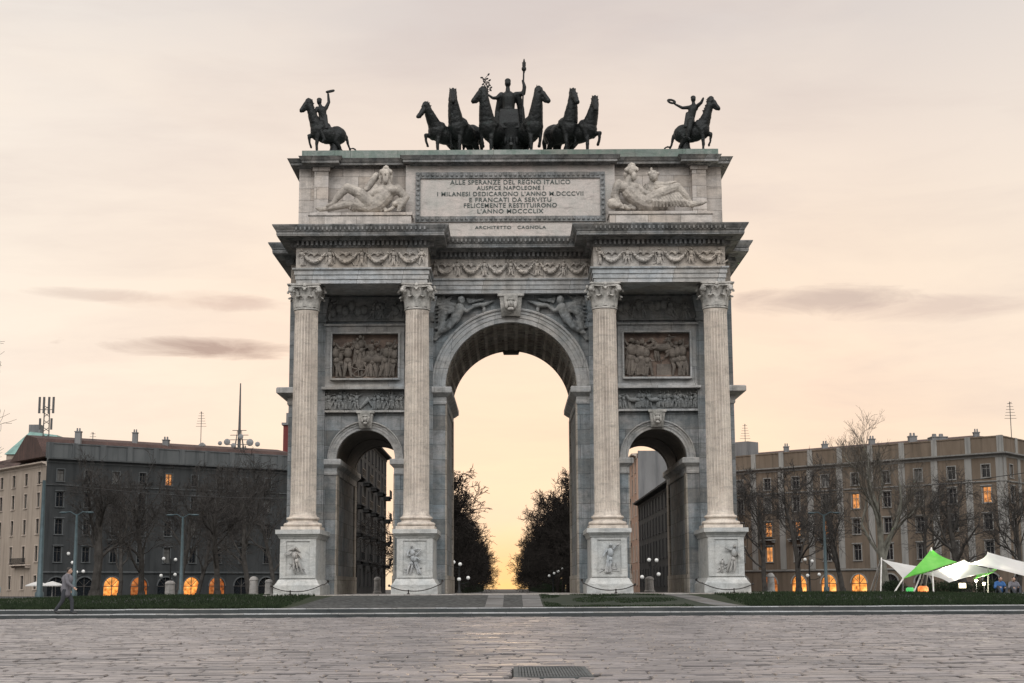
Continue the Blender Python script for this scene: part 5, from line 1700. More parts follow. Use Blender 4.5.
def plant(proto, x, y, lab, bark, twig, group=None, rot=0.0, sc=1.0, name='bare_tree'):
    A, B = proto
    z = gz(x, y)
    t = thing(name, (x, y, z), lab, 'tree', group)
    t.rotation_euler = (0, 0, rot); t.scale = (sc, sc, sc)
    for mb, nm, mt in ((A, 'trunk', bark), (B, 'crown', twig)):
        o = mb.build(nm, mt, None, None, origin=(0,0,0), recalc=False); o.parent = t; o.location = (0,0,0)
    return t

# avenue seen through the tall opening: two rows, dense and dark
protoA = [grow(100+k, 9.0 + .6*(k % 2), .24, None, nl=9, fork=.10, kids=(16,8,7,5), spread=.84, up=.5, tw=.036, bush=.80) for k in range(3)]
protos = []
firstnames = {}
k = 0
for s in (-1, 1):
    for i in range(24):
        Y = 163 + i*13.5 + (0 if s < 0 else 5); x = s*(8.1 + .3*sin(i*2.1+s)) - .0042*Y
        v = (i + (0 if s < 0 else 1)) % 3
        if s < 0: where = 'left'
        else: where = 'right'
        if i == 0: lab = 'nearest dense bare tree of the %s row in the avenue behind the arch' % where
        elif i == 1: lab = 'second dense bare tree of the %s row in the avenue behind the arch' % where
        else: lab = 'dark bare tree farther down the %s row of the avenue behind the arch' % where
        grp = 'avenue trees of the %s row' % where
        sc = (1.18 if s < 0 else 1.05) if i == 0 else 1.0 + .14*sin(i*2.7 + s*.6); rot = i*1.37 + s
        if v not in firstnames:
            t = plant(protoA[v], x, Y, lab, M['twig_dark'], M['twig_dark'], grp, rot, sc, 'avenue_tree'); firstnames[v] = t
        else:
            src = firstnames[v]; t = copy_tree(src); t.location = (x, Y, gz(x, Y)); t.rotation_euler = (0,0,rot); t.scale = (sc,sc,sc)
            t['label'] = lab; t['group'] = grp
# low shrubs under the avenue rows close the view between the trunks
rr = random.Random(77); 
def hedge_mesh(seed):
    rr = random.Random(seed); m = MB()
    for i in range(2600):
        u = Vector((rr.uniform(-1,1), rr.uniform(-1,1), rr.random()))
        c = Vector((u.x*1.3, u.y*6.0, .1 + u.z*2.3*(.75+.35*mnoise.noise(Vector((u.y*2.4, seed, 0)))))) 
        a = Vector((rr.gauss(0,1), rr.gauss(0,1), rr.gauss(0,1))).normalized()*.17; b = Vector((rr.gauss(0,1), rr.gauss(0,1), rr.gauss(0,1))).normalized()*.08
        m.add([c-a, c+b, c+a, c-b], [(0,1,2,3)])
    for i in range(40):
        y = rr.uniform(-6,6); x = rr.uniform(-1,1); m.tube([(x,y,-.1),(x+rr.uniform(-.4,.4),y+rr.uniform(-.4,.4),2.2)], [.03,.012], 4)
    return m
hm = None
for s in (-1, 1):
    for i in range(18):
        Y = 260 + i*14.0; x = s*8.5 - .0039*Y
        lab = '%s under the %s row of avenue trees' % ('dark leafy shrub strip', 'left' if s < 0 else 'right')
        grp = 'shrubs under the %s avenue row' % ('left' if s < 0 else 'right')
        if hm is None:
            hm = hedge_mesh(5).build('shrub_strip', M['dark_leaf'], None, None, origin=(0,0,0), recalc=False); o = hm
        else: o = hm.copy(); COL.objects.link(o)
        o.location = (x, Y, gz(x, Y)); tag(o, lab, 'shrub', grp)

# trees on the two sides of the square
side = [
    # px, Y, H, r, seed, kind, label
    (93, 112, 8.6, .42, 201, 'd', 'big spreading bare tree before the left corner house, beside the globe lamp', dict(kids=(8,7,7,5), fork=.24, spread=.72, bush=.95)),
    (140, 128, 9.2, .32, 202, 'd', 'tall bare tree before the left grey building, second from the corner', dict(kids=(9,7,6,5), fork=.22, spread=.62)),
    (176, 140, 9.4, .30, 203, 'd', 'bare tree behind the globe lamp left of the arch', dict(kids=(9,7,6,5), fork=.25, spread=.6)),
    (216, 124, 8.6, .30, 204, 'd', 'forked bare tree in the middle of the left grey building', dict(kids=(9,7,6,5), fork=.2, spread=.66)),
    (248, 138, 9.6, .30, 205, 'd', 'bare tree before the left grey building, nearest the arch', dict(kids=(9,7,6,5), fork=.25, spread=.6)),
    (118, 170, 10.5, .30, 206, 'd', 'bare tree close to the left grey building, behind the big spreading tree', dict(kids=(9,7,6,5), fork=.25, spread=.6)),
    (274, 165, 11, .30, 207, 'd', 'bare tree close to the left grey building, partly hidden by the arch', dict(kids=(9,7,6,5), fork=.25, spread=.6)),
    (196, 172, 10.5, .30, 215, 'd', 'bare tree close to the left grey building, behind the lighting mast', dict(kids=(9,7,6,5), fork=.25, spread=.6)),
    (764, 138, 9.0, .28, 208, 'd', 'bare tree before the right ochre building, nearest the arch', dict(kids=(9,7,6,5), fork=.25, spread=.6)),
    (798, 126, 8.4, .30, 209, 'd', 'bare tree behind the globe lamp right of the arch', dict(kids=(9,7,6,5), fork=.22, spread=.62)),
    (842, 140, 9.2, .30, 210, 'd', 'bare tree beside the lighting mast right of the arch', dict(kids=(9,7,6,5), fork=.22, spread=.6)),
    (886, 104, 12.2, .34, 211, 'p', 'tallest pale bare tree rising above the right roofline behind the tent', dict(kids=(11,7,6,5), fork=.12, spread=.36, up=.7)),
    (966, 112, 7.6, .36, 212, 'm', 'broad low-branching bare tree behind the white tent peak', dict(kids=(8,7,7,5), fork=.16, spread=.86, bush=1.05)),
    (925, 160, 9.6, .30, 213, 'm', 'bare tree close to the right building, between the two big trees', dict(kids=(9,7,6,5), fork=.25, spread=.6)),
    (1018, 150, 8.6, .30, 216, 'm', 'bare tree at the right corner of the ochre building', dict(kids=(9,7,6,5), fork=.25, spread=.6)),
    (-58, 72, 9.6, .30, 214, 'm', 'bare tree outside the left edge with thin twigs reaching into view', dict(kids=(8,7,6,5), fork=.3, spread=.75)),
]
for px, Y, H, r, seed, kind, lab, kw in side:
    q = at(px, 594, Y)
    bk, tw_ = {'d': (M['bark'], M['twig']), 'p': (M['bark_pale'], M['twig_pale']), 'm': (M['bark'], M['twig'])}[kind]
    pr = grow(seed, H*(.84 if kind != 'p' else .62), r*.85, None, tw=(.012 if kind == 'p' else .015) if Y < 120 else .020, **kw)
    plant(pr, q.x, Y, lab, bk, tw_, 'bare trees around the square')
# =================================================================== buildings
V2 = Vector
def V2v(x, y): return Vector((x, y))
def facade(mb, A, B, nrm, z0, z1, ops, depth=.28):
    """wall from A to B with real openings; ops: (u0, u1, v0, v1, arched)"""
    e = (B-A); L = e.length; e = e/L
    us = sorted({0.0, L} | {o[0] for o in ops} | {o[1] for o in ops}); vs_ = sorted({z0, z1} | {o[2] for o in ops} | {o[3] for o in ops})
    def P(u, d, z): q = A + e*u - nrm*d; return (q.x, q.y, z)
    for i in range(len(us)-1):
        j = 0
        uc = (us[i]+us[i+1])/2
        run = None
        for j in range(len(vs_)-1):
            vc = (vs_[j]+vs_[j+1])/2
            hole = any(o[0] < uc < o[1] and o[2] < vc < o[3] for o in ops)
            if not hole and run is None: run = vs_[j]
            if hole and run is not None: mb.quad(P(us[i],0,run), P(us[i+1],0,run), P(us[i+1],0,vs_[j]), P(us[i],0,vs_[j])); run = None
        if run is not None: mb.quad(P(us[i],0,run), P(us[i+1],0,run), P(us[i+1],0,z1), P(us[i],0,z1))
    for u0, u1, v0, v1, arched in ops:
        mb.quad(P(u0,0,v0), P(u0,depth,v0), P(u0,depth,v1), P(u0,0,v1)); mb.quad(P(u1,0,v0), P(u1,0,v1), P(u1,depth,v1), P(u1,depth,v0))
        mb.quad(P(u0,0,v0), P(u1,0,v0), P(u1,depth,v0), P(u0,depth,v0))
        if not arched: mb.quad(P(u0,0,v1), P(u0,depth,v1), P(u1,depth,v1), P(u1,0,v1))
        else:
            r = (u1-u0)/2; c = (u0+u1)/2; zs = v1-r; N = 14
            pts = [(c + r*cos(pi-pi*k/N), zs + r*sin(pi-pi*k/N)) for k in range(N+1)]
            for k in range(N):
                a, b = pts[k], pts[k+1]
                mb.quad(P(a[0],0.002,a[1]), P(b[0],0.002,b[1]), P(b[0],0.002,v1), P(a[0],0.002,v1))
                mb.quad(P(a[0],0.002,a[1]), P(a[0],depth,a[1]), P(b[0],depth,b[1]), P(b[0],0.002,b[1]))

def window(root, A, e, nrm, op, trim, frame_m, pane_m, style='plain', name='window'):
    u0, u1, v0, v1, arched = op
    m = MB()
    w = .14
    if style != 'bare':
        if not arched:
            m.obox(A, e, nrm, u0-w, u0, -.02, .06, v0-.02, v1+w); m.obox(A, e, nrm, u1, u1+w, -.02, .06, v0-.02, v1+w); m.obox(A, e, nrm, u0, u1, -.02, .065, v1, v1+w)
            m.obox(A, e, nrm, u0-w-.06, u1+w+.06, -.02, .16, v0-.14, v0-.02)
            if style == 'hood': m.obox(A, e, nrm, u0-w-.1, u1+w+.1, -.02, .24, v1+w+.02, v1+w+.16)
        else:
            r = (u1-u0)/2; c = (u0+u1)/2; zs = v1-r; N = 14
            for k in range(N):
                a0 = pi*k/N; a1 = pi*(k+1)/N
                q = [(c+(r)*cos(a0), zs+(r)*sin(a0)), (c+(r+.22)*cos(a0), zs+(r+.22)*sin(a0)), (c+(r+.22)*cos(a1), zs+(r+.22)*sin(a1)), (c+r*cos(a1), zs+r*sin(a1))]
                vs = []
                for d in (-.02, .07):
                    for u, z in q:
                        g_ = A + e*u + nrm*d; vs.append((g_.x, g_.y, z))
                m.add(vs, [(0,3,2,1),(4,5,6,7),(0,1,5,4),(1,2,6,5),(2,3,7,6),(3,0,4,7)])
        o = m.build(name, trim, root)
    m2 = MB(); t = .055; d0, d1 = -.24, -.17
    if not arched:
        m2.obox(A, e, nrm, u0, u0+t, d0, d1, v0, v1); m2.obox(A, e, nrm, u1-t, u1, d0, d1, v0, v1)
        m2.obox(A, e, nrm, u0+t, u1-t, d0, d1, v1-t, v1); m2.obox(A, e, nrm, u0+t, u1-t, d0, d1, v0, v0+t)
        m2.obox(A, e, nrm, (u0+u1)/2-t*.6, (u0+u1)/2+t*.6, d0, d1+.01, v0+t, v1-t); m2.obox(A, e, nrm, u0+t, u1-t, d0, d1-.004, v0+(v1-v0)*.68, v0+(v1-v0)*.68+t)
    else:
        r = (u1-u0)/2; c = (u0+u1)/2; zs = v1-r
        m2.obox(A, e, nrm, c-t, c+t, d0, d1, v0, v1-.02); m2.obox(A, e, nrm, u0, u1, d0, d1-.004, zs-t, zs+t)
        for a in (pi/4, 3*pi/4):
            q1 = A + e*c + nrm*(-.2); q2 = A + e*(c+r*cos(a)) + nrm*(-.2); m2.tube([(q1.x,q1.y,zs), (q2.x,q2.y,zs+r*sin(a))], t*.8, 4)
    if style == 'bare': o = m2.build(name, frame_m, root)
    else: m2.build('frame', frame_m, o)
    m3 = MB()
    m3.obox(A, e, nrm, u0, u1, -.26, -.245, v0, v1 if not arched else v1)
    m3.build('pane', pane_m, o)
    return o

def balcony(root, A, e, nrm, u0, u1, z, mat):
    m = MB(); m.obox(A, e, nrm, u0, u1, -.02, .95, z-.18, z)
    for u in (u0+.15, u1-.35): m.obox(A, e, nrm, u, u+.2, -.02, .75, z-.5, z-.181)
    o = m.build('balcony', mat, root)
    m = MB()
    m.obox(A, e, nrm, u0+.02, u1-.02, .88, .93, z+.92, z+.98); m.obox(A, e, nrm, u0+.02, u1-.02, .89, .92, z+.08, z+.11)
    n = int((u1-u0)/.14)
    for i in range(n+1):
        u = u0+.03 + (u1-u0-.08)*i/n; m.obox(A, e, nrm, u, u+.025, .89, .92, z, z+.92)
    m.build('railing', M['iron'], o)

def mould(path, prof, name, mat, root):
    m = MB(); m.sweep(prof, path); return m.build(name, mat, root)

def block(name, label, path, depth, z0, zc, par_h, floors, stores, n_bays, walls, trims, lit=(), roof=None, roof_trim=0, arch_w=2.8, group=None, style='hood', pilasters=False, arches_lit=(), dim=(), backn=None, win_w=1.15, frame=None, band=True):
    """path: facade corners left to right as seen from outside (outward = left-hand sweep side)"""
    pts = [V2v(*p) for p in path]
    base = Vector(((pts[0].x+pts[-1].x)/2, (pts[0].y+pts[-1].y)/2, z0))
    root = thing(name, base, label, 'building', group)
    wall_m, trim_m = walls, trims
    mb = MB(); wins = []
    for i in range(len(pts)-1):
        A, B = pts[i], pts[i+1]; L = (B-A).length; e = (B-A)/L; nrm = V2v(e.y, -e.x)
        nb = n_bays[i]; ops = []
        for k in range(nb):
            c = L*(k+.5)/nb
            for fi, (v0, v1) in enumerate(floors):
                op = (c-win_w/2, c+win_w/2, v0, v1, False); ops.append(op); wins.append((A, e, nrm, op, (i, k, fi)))
            if stores:
                aw = min(arch_w, L/nb*.7)
                op = (c-aw/2, c+aw/2, z0+.05, stores, True); ops.append(op); wins.append((A, e, nrm, op, (i, k, -1)))
        facade(mb, A, B, nrm, z0-.3, zc, ops)
    # other sides
    d = backn if backn else (pts[-1]-pts[0]).normalized().orthogonal()
    nb_ = V2v(*d)*depth
    a, b = pts[0], pts[-1]; a2, b2 = a+nb_, b+nb_
    mb.quad((a.x,a.y,z0-.3),(a2.x,a2.y,z0-.3),(a2.x,a2.y,zc),(a.x,a.y,zc)); mb.quad((b.x,b.y,z0-.3),(b2.x,b2.y,z0-.3),(b2.x,b2.y,zc),(b.x,b.y,zc)); mb.quad((a2.x,a2.y,z0-.3),(b2.x,b2.y,z0-.3),(b2.x,b2.y,zc),(a2.x,a2.y,zc))
    top = [(p.x,p.y,zc) for p in pts] + [(b2.x,b2.y,zc),(a2.x,a2.y,zc)]
    mb.add(top, [tuple(range(len(top)))])
    mb.build('wall', wall_m, root, recalc=False)
    for A, e, nrm, op, key in wins:
        if key[2] == -1: pm = (M['lit'] if (key[0], key[1]) in arches_lit else M['lit_dim']) if (key[0], key[1]) in arches_lit or key[1] in dim else M['glass']; window(root, A, e, nrm, op, trim_m, M['frame'], pm, 'arch', 'shop_window')
        else: window(root, A, e, nrm, op, trim_m, frame or M['frame'], M['lit2'] if key in lit else (M['blind'] if (key[1]*7+key[2]*13+key[0]*5+int(abs(op[0])*10)) % 5 == 0 else M['glass']), style if key[2] != len(floors)-1 else 'plain')
    P2 = [(p.x, p.y) for p in pts]
    mould(P2, [(-.1,zc-.7),(.06,zc-.7),(.1,zc-.55),(.1,zc-.4),(.45,zc-.3),(.75,zc-.2),(.8,zc),(-.1,zc+.06)], 'cornice', trim_m, root)
    if band and stores:
        zs = stores+.55; mould(P2, [(-.05,zs),(.10,zs),(.22,zs+.12),(.25,zs+.30),(-.05,zs+.36)], 'string_course', trim_m, root)
        zs = floors[-1][0]-.75; mould(P2, [(-.05,zs),(.08,zs),(.18,zs+.10),(.2,zs+.22),(-.05,zs+.26)], 'string_course', trim_m, root)
    if par_h:
        m = MB(); m.sweep([(-.6,zc+.05),(-.25,zc+.05),(-.25,zc+par_h-.2),(-.15,zc+par_h-.18),(-.15,zc+par_h),(-.6,zc+par_h)], P2); m.build('parapet', wall_m if pilasters else trim_m, root)
        for i in range(len(pts)-1):
            A, B = pts[i], pts[i+1]; L = (B-A).length; e = (B-A)/L; nrm = V2v(e.y,-e.x)
            for k in range(n_bays[i]+1):
                m = MB(); u = min(max(.5, L*k/n_bays[i]), L-.5); m.obox(A, e, nrm, u-.45, u+.45, -.5, -.12, zc+.07, zc+par_h+.03)
                m.build('parapet_pier', trim_m, root)
    if pilasters:
        for i in range(len(pts)-1):
            A, B = pts[i], pts[i+1]; L = (B-A).length; e = (B-A)/L; nrm = V2v(e.y,-e.x)
            for k in range(n_bays[i]+1):
                m = MB(); u = min(max(.6, L*k/n_bays[i]), L-.6); m.obox(A, e, nrm, u-.55, u+.55, -.02, .10, stores+.95, zc-.72)
                m.build('pilaster', trim_m, root)
    if roof:
        rz, rd = roof; zb = zc + (.3 if par_h else .1)
        if roof_trim: q = Vector(P2[-1]) + (Vector(P2[-2])-Vector(P2[-1])).normalized()*roof_trim; P2 = P2[:-1] + [(q.x, q.y)]
        m = MB(); m.sweep([(-.8,zb),(-1.2,zb+.1),(-rd*.5,zc+rz*.8),(-rd,zc+rz),(-depth+.5,zb),(-.8,zb-.02)], P2); m.build('roof', M['tiles'], root)
    return root, pts

def chimney(root, x, y, z0, h, w, mat):
    m = MB(); m.box(x-w/2, x+w/2, y-w/2, y+w/2, z0, z0+h); m.box(x-w/2-.08, x+w/2+.08, y-w/2-.08, y+w/2+.08, z0+h+.002, z0+h+.15)
    for k in (-1,1): m.lathe([(w*.16, z0+h+.15),(w*.13, z0+h+.65)], x+k*w*.22, y, 8)
    m.build('chimney', mat, root)

zg = .22
# --- left crescent, grey
A0 = at(40, 594, 235); A1 = at(300, 594, 263)
FL = [(5.4,7.7),(9.6,11.9),(13.8,16.0),(17.7,19.5)]
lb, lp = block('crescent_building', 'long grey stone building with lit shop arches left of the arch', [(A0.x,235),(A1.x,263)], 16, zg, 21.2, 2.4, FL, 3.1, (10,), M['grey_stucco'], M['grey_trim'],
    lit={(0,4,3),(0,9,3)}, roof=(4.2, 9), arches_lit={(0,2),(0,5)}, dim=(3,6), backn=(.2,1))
e_ = (lp[1]-lp[0]).normalized(); n_ = Vector((e_.y,-e_.x))
for u, d, h, w in ((6.5,4,2.6,.9),(17,6,3.2,.8),(22,5,2.2,1.0),(29.5,7,1.8,.7),(37,6,1.6,.8)):
    q = lp[0] + e_*u - n_*d; chimney(lb, q.x, q.y, 23.2, h, w, M['concrete'])
for fz in (8.95, 13.1):
    for k in (2, 7): u = lp and (lp[1]-lp[0]).length*(k+.5)/10; balcony(lb, lp[0], e_, n_, u-1.3, u+1.3, fz, M['grey_trim'])
# --- left wing, cream, running away from the square
B0 = at(40, 594, 235); 
wb, wp = block('corner_apartment_house', 'cream apartment house receding at the left edge beside the grey building', [(-100.5,272),(A0.x-.05,235.05)], 14, zg, 20.6, 0, [(1.3,3.4),(5.5,7.9),(9.7,12.0),(13.8,16.0),(17.3,19.2)], 0, (9,), M['cream_stucco'], M['cream_trim'], style='plain', backn=(.40,.92), roof=(2.6,6), roof_trim=7)
e2 = (wp[1]-wp[0]).normalized(); n2 = Vector((e2.y,-e2.x)); L2 = (wp[1]-wp[0]).length
for k in (4, 7): u = L2*(k+.5)/9; balcony(wb, wp[0], e2, n2, u-3.2, u+3.2, 5.1, M['cream_trim'])
# --- right crescent, ochre with pale pilasters
C0 = at(728, 592, 262); C1 = at(1009, 592, 226)
FR = [(5.2,7.6),(9.3,11.6),(13.3,15.6),(17.0,18.9)]
rb_, rp = block('crescent_building', 'long ochre building with pale pilasters and lit shop arches right of the arch', [(C0.x,262),(C1.x,226),(C1.x+16,247)], 16, zg, 20.6, 2.5, FR, 3.0, (9,4), M['ochre_stucco'], M['ochre_trim'],
    lit={(0,1,1),(0,2,1),(0,3,1),(0,1,0),(0,4,2),(0,8,2)}, roof=(3.6, 8), pilasters=True, arches_lit={(0,2),(0,3),(0,4)}, dim=(1,), backn=(.35,1), win_w=1.35, frame=M['frame_pale'])
e3 = (rp[1]-rp[0]).normalized(); n3 = Vector((e3.y,-e3.x)); L3 = (rp[1]-rp[0]).length
for u, d, h, w in ((9,5,2.2,.8),(16,6,2.2,.9),(25,6,2.4,.9),(33,5,2.2,1.2),(38,4,1.6,2.4),(44,5,2.0,.8)):
    q = rp[0] + e3*u - n3*d; chimney(rb_, q.x, q.y, 22.2, h, w, M['concrete'])
m = MB(); m.obox(rp[0], e3, n3, 0.5, 3.6, -4.5, -1.5, 22.2, 25.6); m.build('lift_house', M['concrete'], rb_)
for k in (1, 2, 3): u = L3*(k+.5)/9; balcony(rb_, rp[0], e3, n3, u-1.4, u+1.4, 8.85, M['ochre_trim'])

# --- houses seen through the low openings

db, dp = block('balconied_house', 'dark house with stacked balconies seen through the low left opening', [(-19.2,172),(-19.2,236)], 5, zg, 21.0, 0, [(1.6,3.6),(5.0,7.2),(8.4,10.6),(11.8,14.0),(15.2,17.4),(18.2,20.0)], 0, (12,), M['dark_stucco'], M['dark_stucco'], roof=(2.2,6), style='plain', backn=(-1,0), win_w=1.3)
e4 = (dp[1]-dp[0]).normalized(); n4 = Vector((e4.y,-e4.x)); L4 = (dp[1]-dp[0]).length
for z in (4.6, 8.0, 11.4, 14.8):
    for k in range(1, 12, 2): u = L4*(k+.5)/12; balcony(db, dp[0], e4, n4, u-2.2, u+2.2, z, M['dark_stucco'])
hb, hp = block('row_house', 'long low dark house with a sloping roofline seen through the low right opening', [(18.7,228),(18.7,168)], 5, zg, 13.4, 0, [(1.4,3.6),(4.8,7.0),(8.0,10.0),(10.9,12.5)], 0, (14,), M['dark_stucco'], M['dark_stucco'], roof=(1.0,6), style='plain', backn=(1,0), win_w=1.2)
tb, tp = block('tall_house', 'tall rose house with balconies and a blank grey gable seen through the low right opening', [(18.6,275),(18.6,228.2)], 13, zg, 20.8, 0, [(1.6,3.6),(5.0,7.2),(8.4,10.6),(11.8,14.0),(15.2,17.4),(18.2,19.9)], 0, (8,), M['rose_stucco'], M['cream_trim'], style='plain', backn=(1,0), win_w=1.2)
m = MB(); m.box(18.75, 31.4, 228.05, 228.19, zg, 21.2); m.build('gable_wall', M['concrete'], tb)
e5 = (tp[1]-tp[0]).normalized(); n5 = Vector((e5.y,-e5.x)); L5 = (tp[1]-tp[0]).length
for z in (4.6, 8.0, 11.4, 14.8):
    for k in (2, 5): u = L5*(k+.5)/8; balcony(tb, tp[0], e5, n5, u-2.0, u+2.0, z, M['dark_stucco'])
# red stair tower behind the left roof, teal scaffolding-clad roof house
def small_house(name, lab, px0, px1, ytop, Y, mat, d=8, zc_=None):
    a = at(px0, ytop, Y); b = at(px1, ytop, Y); r = thing(name, ((a.x+b.x)/2, Y+d/2, .2), lab, 'building')
    m = MB(); m.box(a.x, b.x, Y, Y+d, 0, a.z); m.build('wall', mat, r)
    m = MB(); m.box(a.x-.3, b.x+.3, Y-.3, Y+d+.3, a.z+.002, a.z+.45); m.build('roof_slab', M['concrete'], r)
    return r, a, b
r, a, b = small_house('stair_tower', 'red rendered tower with a pale cap rising just left of the arch', 283, 297, 424, 285, M['red_stucco'])
m = MB(); m.tube([((a.x+b.x)/2-1, 288, a.z+.4), ((a.x+b.x)/2-1, 288, a.z+2.6)], .25, 8); m.build('chimney', M['concrete'], r)
r = thing('green_roofed_house', (-88, 262, .2), 'pale house with a steep green copper roof behind the left corner house', 'building')
a = at(6, 452, 262); b = at(40, 452, 262); c = at(18, 432, 262)
m = MB(); m.box(a.x, b.x+3, 262, 274, 0, a.z); m.build('wall', M['cream_stucco'], r)
m = MB(); zt = at(20,427,262).z
m.add([(a.x-.3,261.7,a.z+.002),(b.x+3,261.7,a.z+.002),(b.x+3,274.3,a.z+.002),(a.x-.3,274.3,a.z+.002),(a.x+2.6,266,zt),(b.x+1.5,266,zt-.6),(b.x+1.5,270,zt-.6),(a.x+2.6,270,zt)], [(0,3,2,1),(4,5,6,7),(0,1,5,4),(1,2,6,5),(2,3,7,6),(3,0,4,7)])
m.build('roof', M['copper'], r)
m = MB(); m.box(a.x+2.2, a.x+4.2, 266.5, 268.5, zt-.2, zt+1.3); m.build('chimney', M['concrete'], r)

# --- antennas on the roofs
def antenna(px, y0, y1, Y, lab, kind, zroof=None):
    a = at(px, y0, Y); b = at(px, y1, Y)
    r = thing('roof_antenna', (a.x, Y, a.z), lab, 'antenna')
    m = MB(); x = a.x; z0, z1 = a.z-1.0, b.z
    if kind == 'panels':
        for s in (-1,1): m.tube([(x+s*.5,Y,z0),(x+s*.4,Y,z1-2)], .09, 6)
        for k in range(7): z = z0 + (z1-z0-2)*k/6; m.tube([(x-.5,Y,z),(x+.5,Y,z+.7)], .05, 4); m.tube([(x+.5,Y,z),(x-.5,Y,z+.7)], .05, 4)
        m.build('lattice_mast', M['antenna'], r)
        m = MB()
        for s in (-1.1,-.4,.4,1.1): m.box(x+s-.16,x+s+.16,Y-.5,Y-.3,z1-2.6,z1); m.tube([(x,Y,z1-2),(x+s,Y-.4,z1-2)], .05, 5)
        for s in (-.9,.9): m.box(x+s-.15,x+s+.15,Y-.5,Y-.3,z1-5.2,z1-3.4)
        m.build('panel_array', M['antenna'], r)
    elif kind == 'big':
        m.tube([(x,Y,z0),(x,Y,z0+(z1-z0)*.35)], .28, 8); m.tube([(x,Y,z0+(z1-z0)*.33),(x,Y,z1)], [.24,.10], 8)
        for k in range(5):
            z = z0 + 1.2 + k*.8; w = 2.6-.35*k
            m.tube([(x-w,Y,z),(x+w,Y,z)], .06, 5); m.tube([(x-w*.6,Y,z0),(x-w*.3,Y,z)], .05, 5); m.tube([(x+w*.6,Y,z0),(x+w*.3,Y,z)], .05, 5)
        m.build('mast', M['antenna'], r)
        m = MB()
        for dx, dz, rr_ in ((-2.0,1.4,.9),(1.9,1.3,1.0),(.3,2.3,.75),(3.2,1.0,.7),(-.9,.8,.7),(-3.2,1.2,.6)):
            m.ell((x+dx,Y-.4,z0+1+dz), (rr_*.62,.12,rr_*.62), 16, 8)
        m.build('dish', M['dish'], r, 60)
    else:
        m.tube([(x,Y,z0),(x,Y,z1)], .06, 6)
        for k in range(6):
            z = z1 - .3 - k*.45; w = .4+.10*k; m.tube([(x-w,Y,z),(x+w,Y,z)], .03, 4)
        m.tube([(x,Y-.9,z1-.2),(x,Y+.9,z1-.2)], .035, 4); m.build('mast', M['antenna'], r)
        if kind == 'dish': m = MB(); m.ell((x+.3,Y-.3,z0+1.6), (.7,.14,.7), 14, 8); m.build('dish', M['dish'], r, 60)
antenna(45, 445, 395, 242, 'lattice mast with panel aerials on the left corner house', 'panels')
antenna(238.5, 449, 382, 262, 'tall thick roof mast with clustered dishes near the arch', 'big')
antenna(200, 449, 410, 262, 'thin aerial with a small dish on the left grey roof', 'dish')
antenna(745, 452, 425, 266, 'thin rooftop aerial with a dish just right of the arch', 'dish')
antenna(1011, 436, 404, 231, 'thin television aerial on the right end of the ochre building', 'thin')
antenna(92, 446, 430, 245, 'short aerial on the left grey roof near the corner', 'thin')

# overhead tram wires
def wire(a, b, sag, lab):
    m = MB(); pts = []
    for i in range(25):
        t = i/24; p = a.lerp(b, t); p.z -= sag*4*t*(1-t); pts.append(p)
    m.tube(pts, .022, 4); tag(m.build('overhead_wire', M['iron'], None), lab, 'wire')
wire(at(38,480,92), at(350,494,150), .6, 'thin dark wire strung from the left mast across the grey building')
wire(at(700,496,150), at(1060,470,95), .7, 'thin dark wire strung across the ochre building')

# café parasols at the left corner
for px, lab in ((36, 'white cafe parasol at the left corner house, nearer the frame edge'), (51, 'white cafe parasol at the left corner house, nearer the lit arch')):
    Y = 226; q = at(px, 588, Y); z = gz(q.x, Y); t = thing('cafe_parasol', (q.x, Y, z), lab, 'parasol', 'cafe parasols')
    m = MB(); m.tube([(q.x,Y,z),(q.x,Y,z+2.15)], .04, 6); m.build('pole', M['pole'], t)
    m = MB(); m.lathe([(1.75,z+1.5),(1.76,z+1.65),(.9,z+1.95),(.05,z+2.2)], q.x, Y, 8); m.build('canopy', M['canvas'], t)
# =================================================================== people and a parked car
def figure(J, S=1.0):
    """one continuous body from joint positions"""
    m = MB(); c = m.chain
    hd = J['head']; f = J['face']
    m.ell(hd, (.078,.09,.112), 14, 12)
    m.caps(hd + f*.03 + Vector((0,0,-.07)), hd + f*.05 + Vector((0,0,-.05)), .055, .045)
    m.caps(hd + f*.085 + Vector((0,0,.0)), hd + f*.105 + Vector((0,0,-.025)), .012, .016)
    for s in (-1, 1):
        side = Vector((-f.y, f.x, 0))*s
        m.ell(hd + side*.08 + Vector((0,0,-.01)), (.02,.025,.035), 8, 6)
    c([hd + Vector((0,0,-.08)), J['neck']], [.055,.06])
    c([J['neck'], J['chest'], J['waist'], J['pelvis']], [.085,.15,.125,.15])
    for s in ('l', 'r'):
        c([J['neck'] + Vector((0,0,-.04)), J['sh'+s]], [.07,.065]); c([J['sh'+s], J['el'+s], J['ha'+s]], [.058,.044,.030])
        h = J['ha'+s]; d = (h - J['el'+s]).normalized(); o = d.orthogonal().normalized()
        c([h, h + d*.07], [.032,.036])
        for k, L in enumerate((.065,.078,.072,.055)):
            p = h + d*.085 + o*(.027*(k-1.5)*.8); q = d.cross(o)
            c([p, p + d*L*.5, p + d*L*.85 + q*.025], [.0105,.0095,.008], )
        c([h + d*.03 + o*.03, h + d*.06 + o*.062], [.012,.009])
        c([J['hi'+s], J['kn'+s], J['an'+s]], [.088,.058,.038])
        c([J['an'+s] + Vector((0,0,-.03)), J['to'+s]], [.042,.036])
    return sculpt(m, .0135, 1)
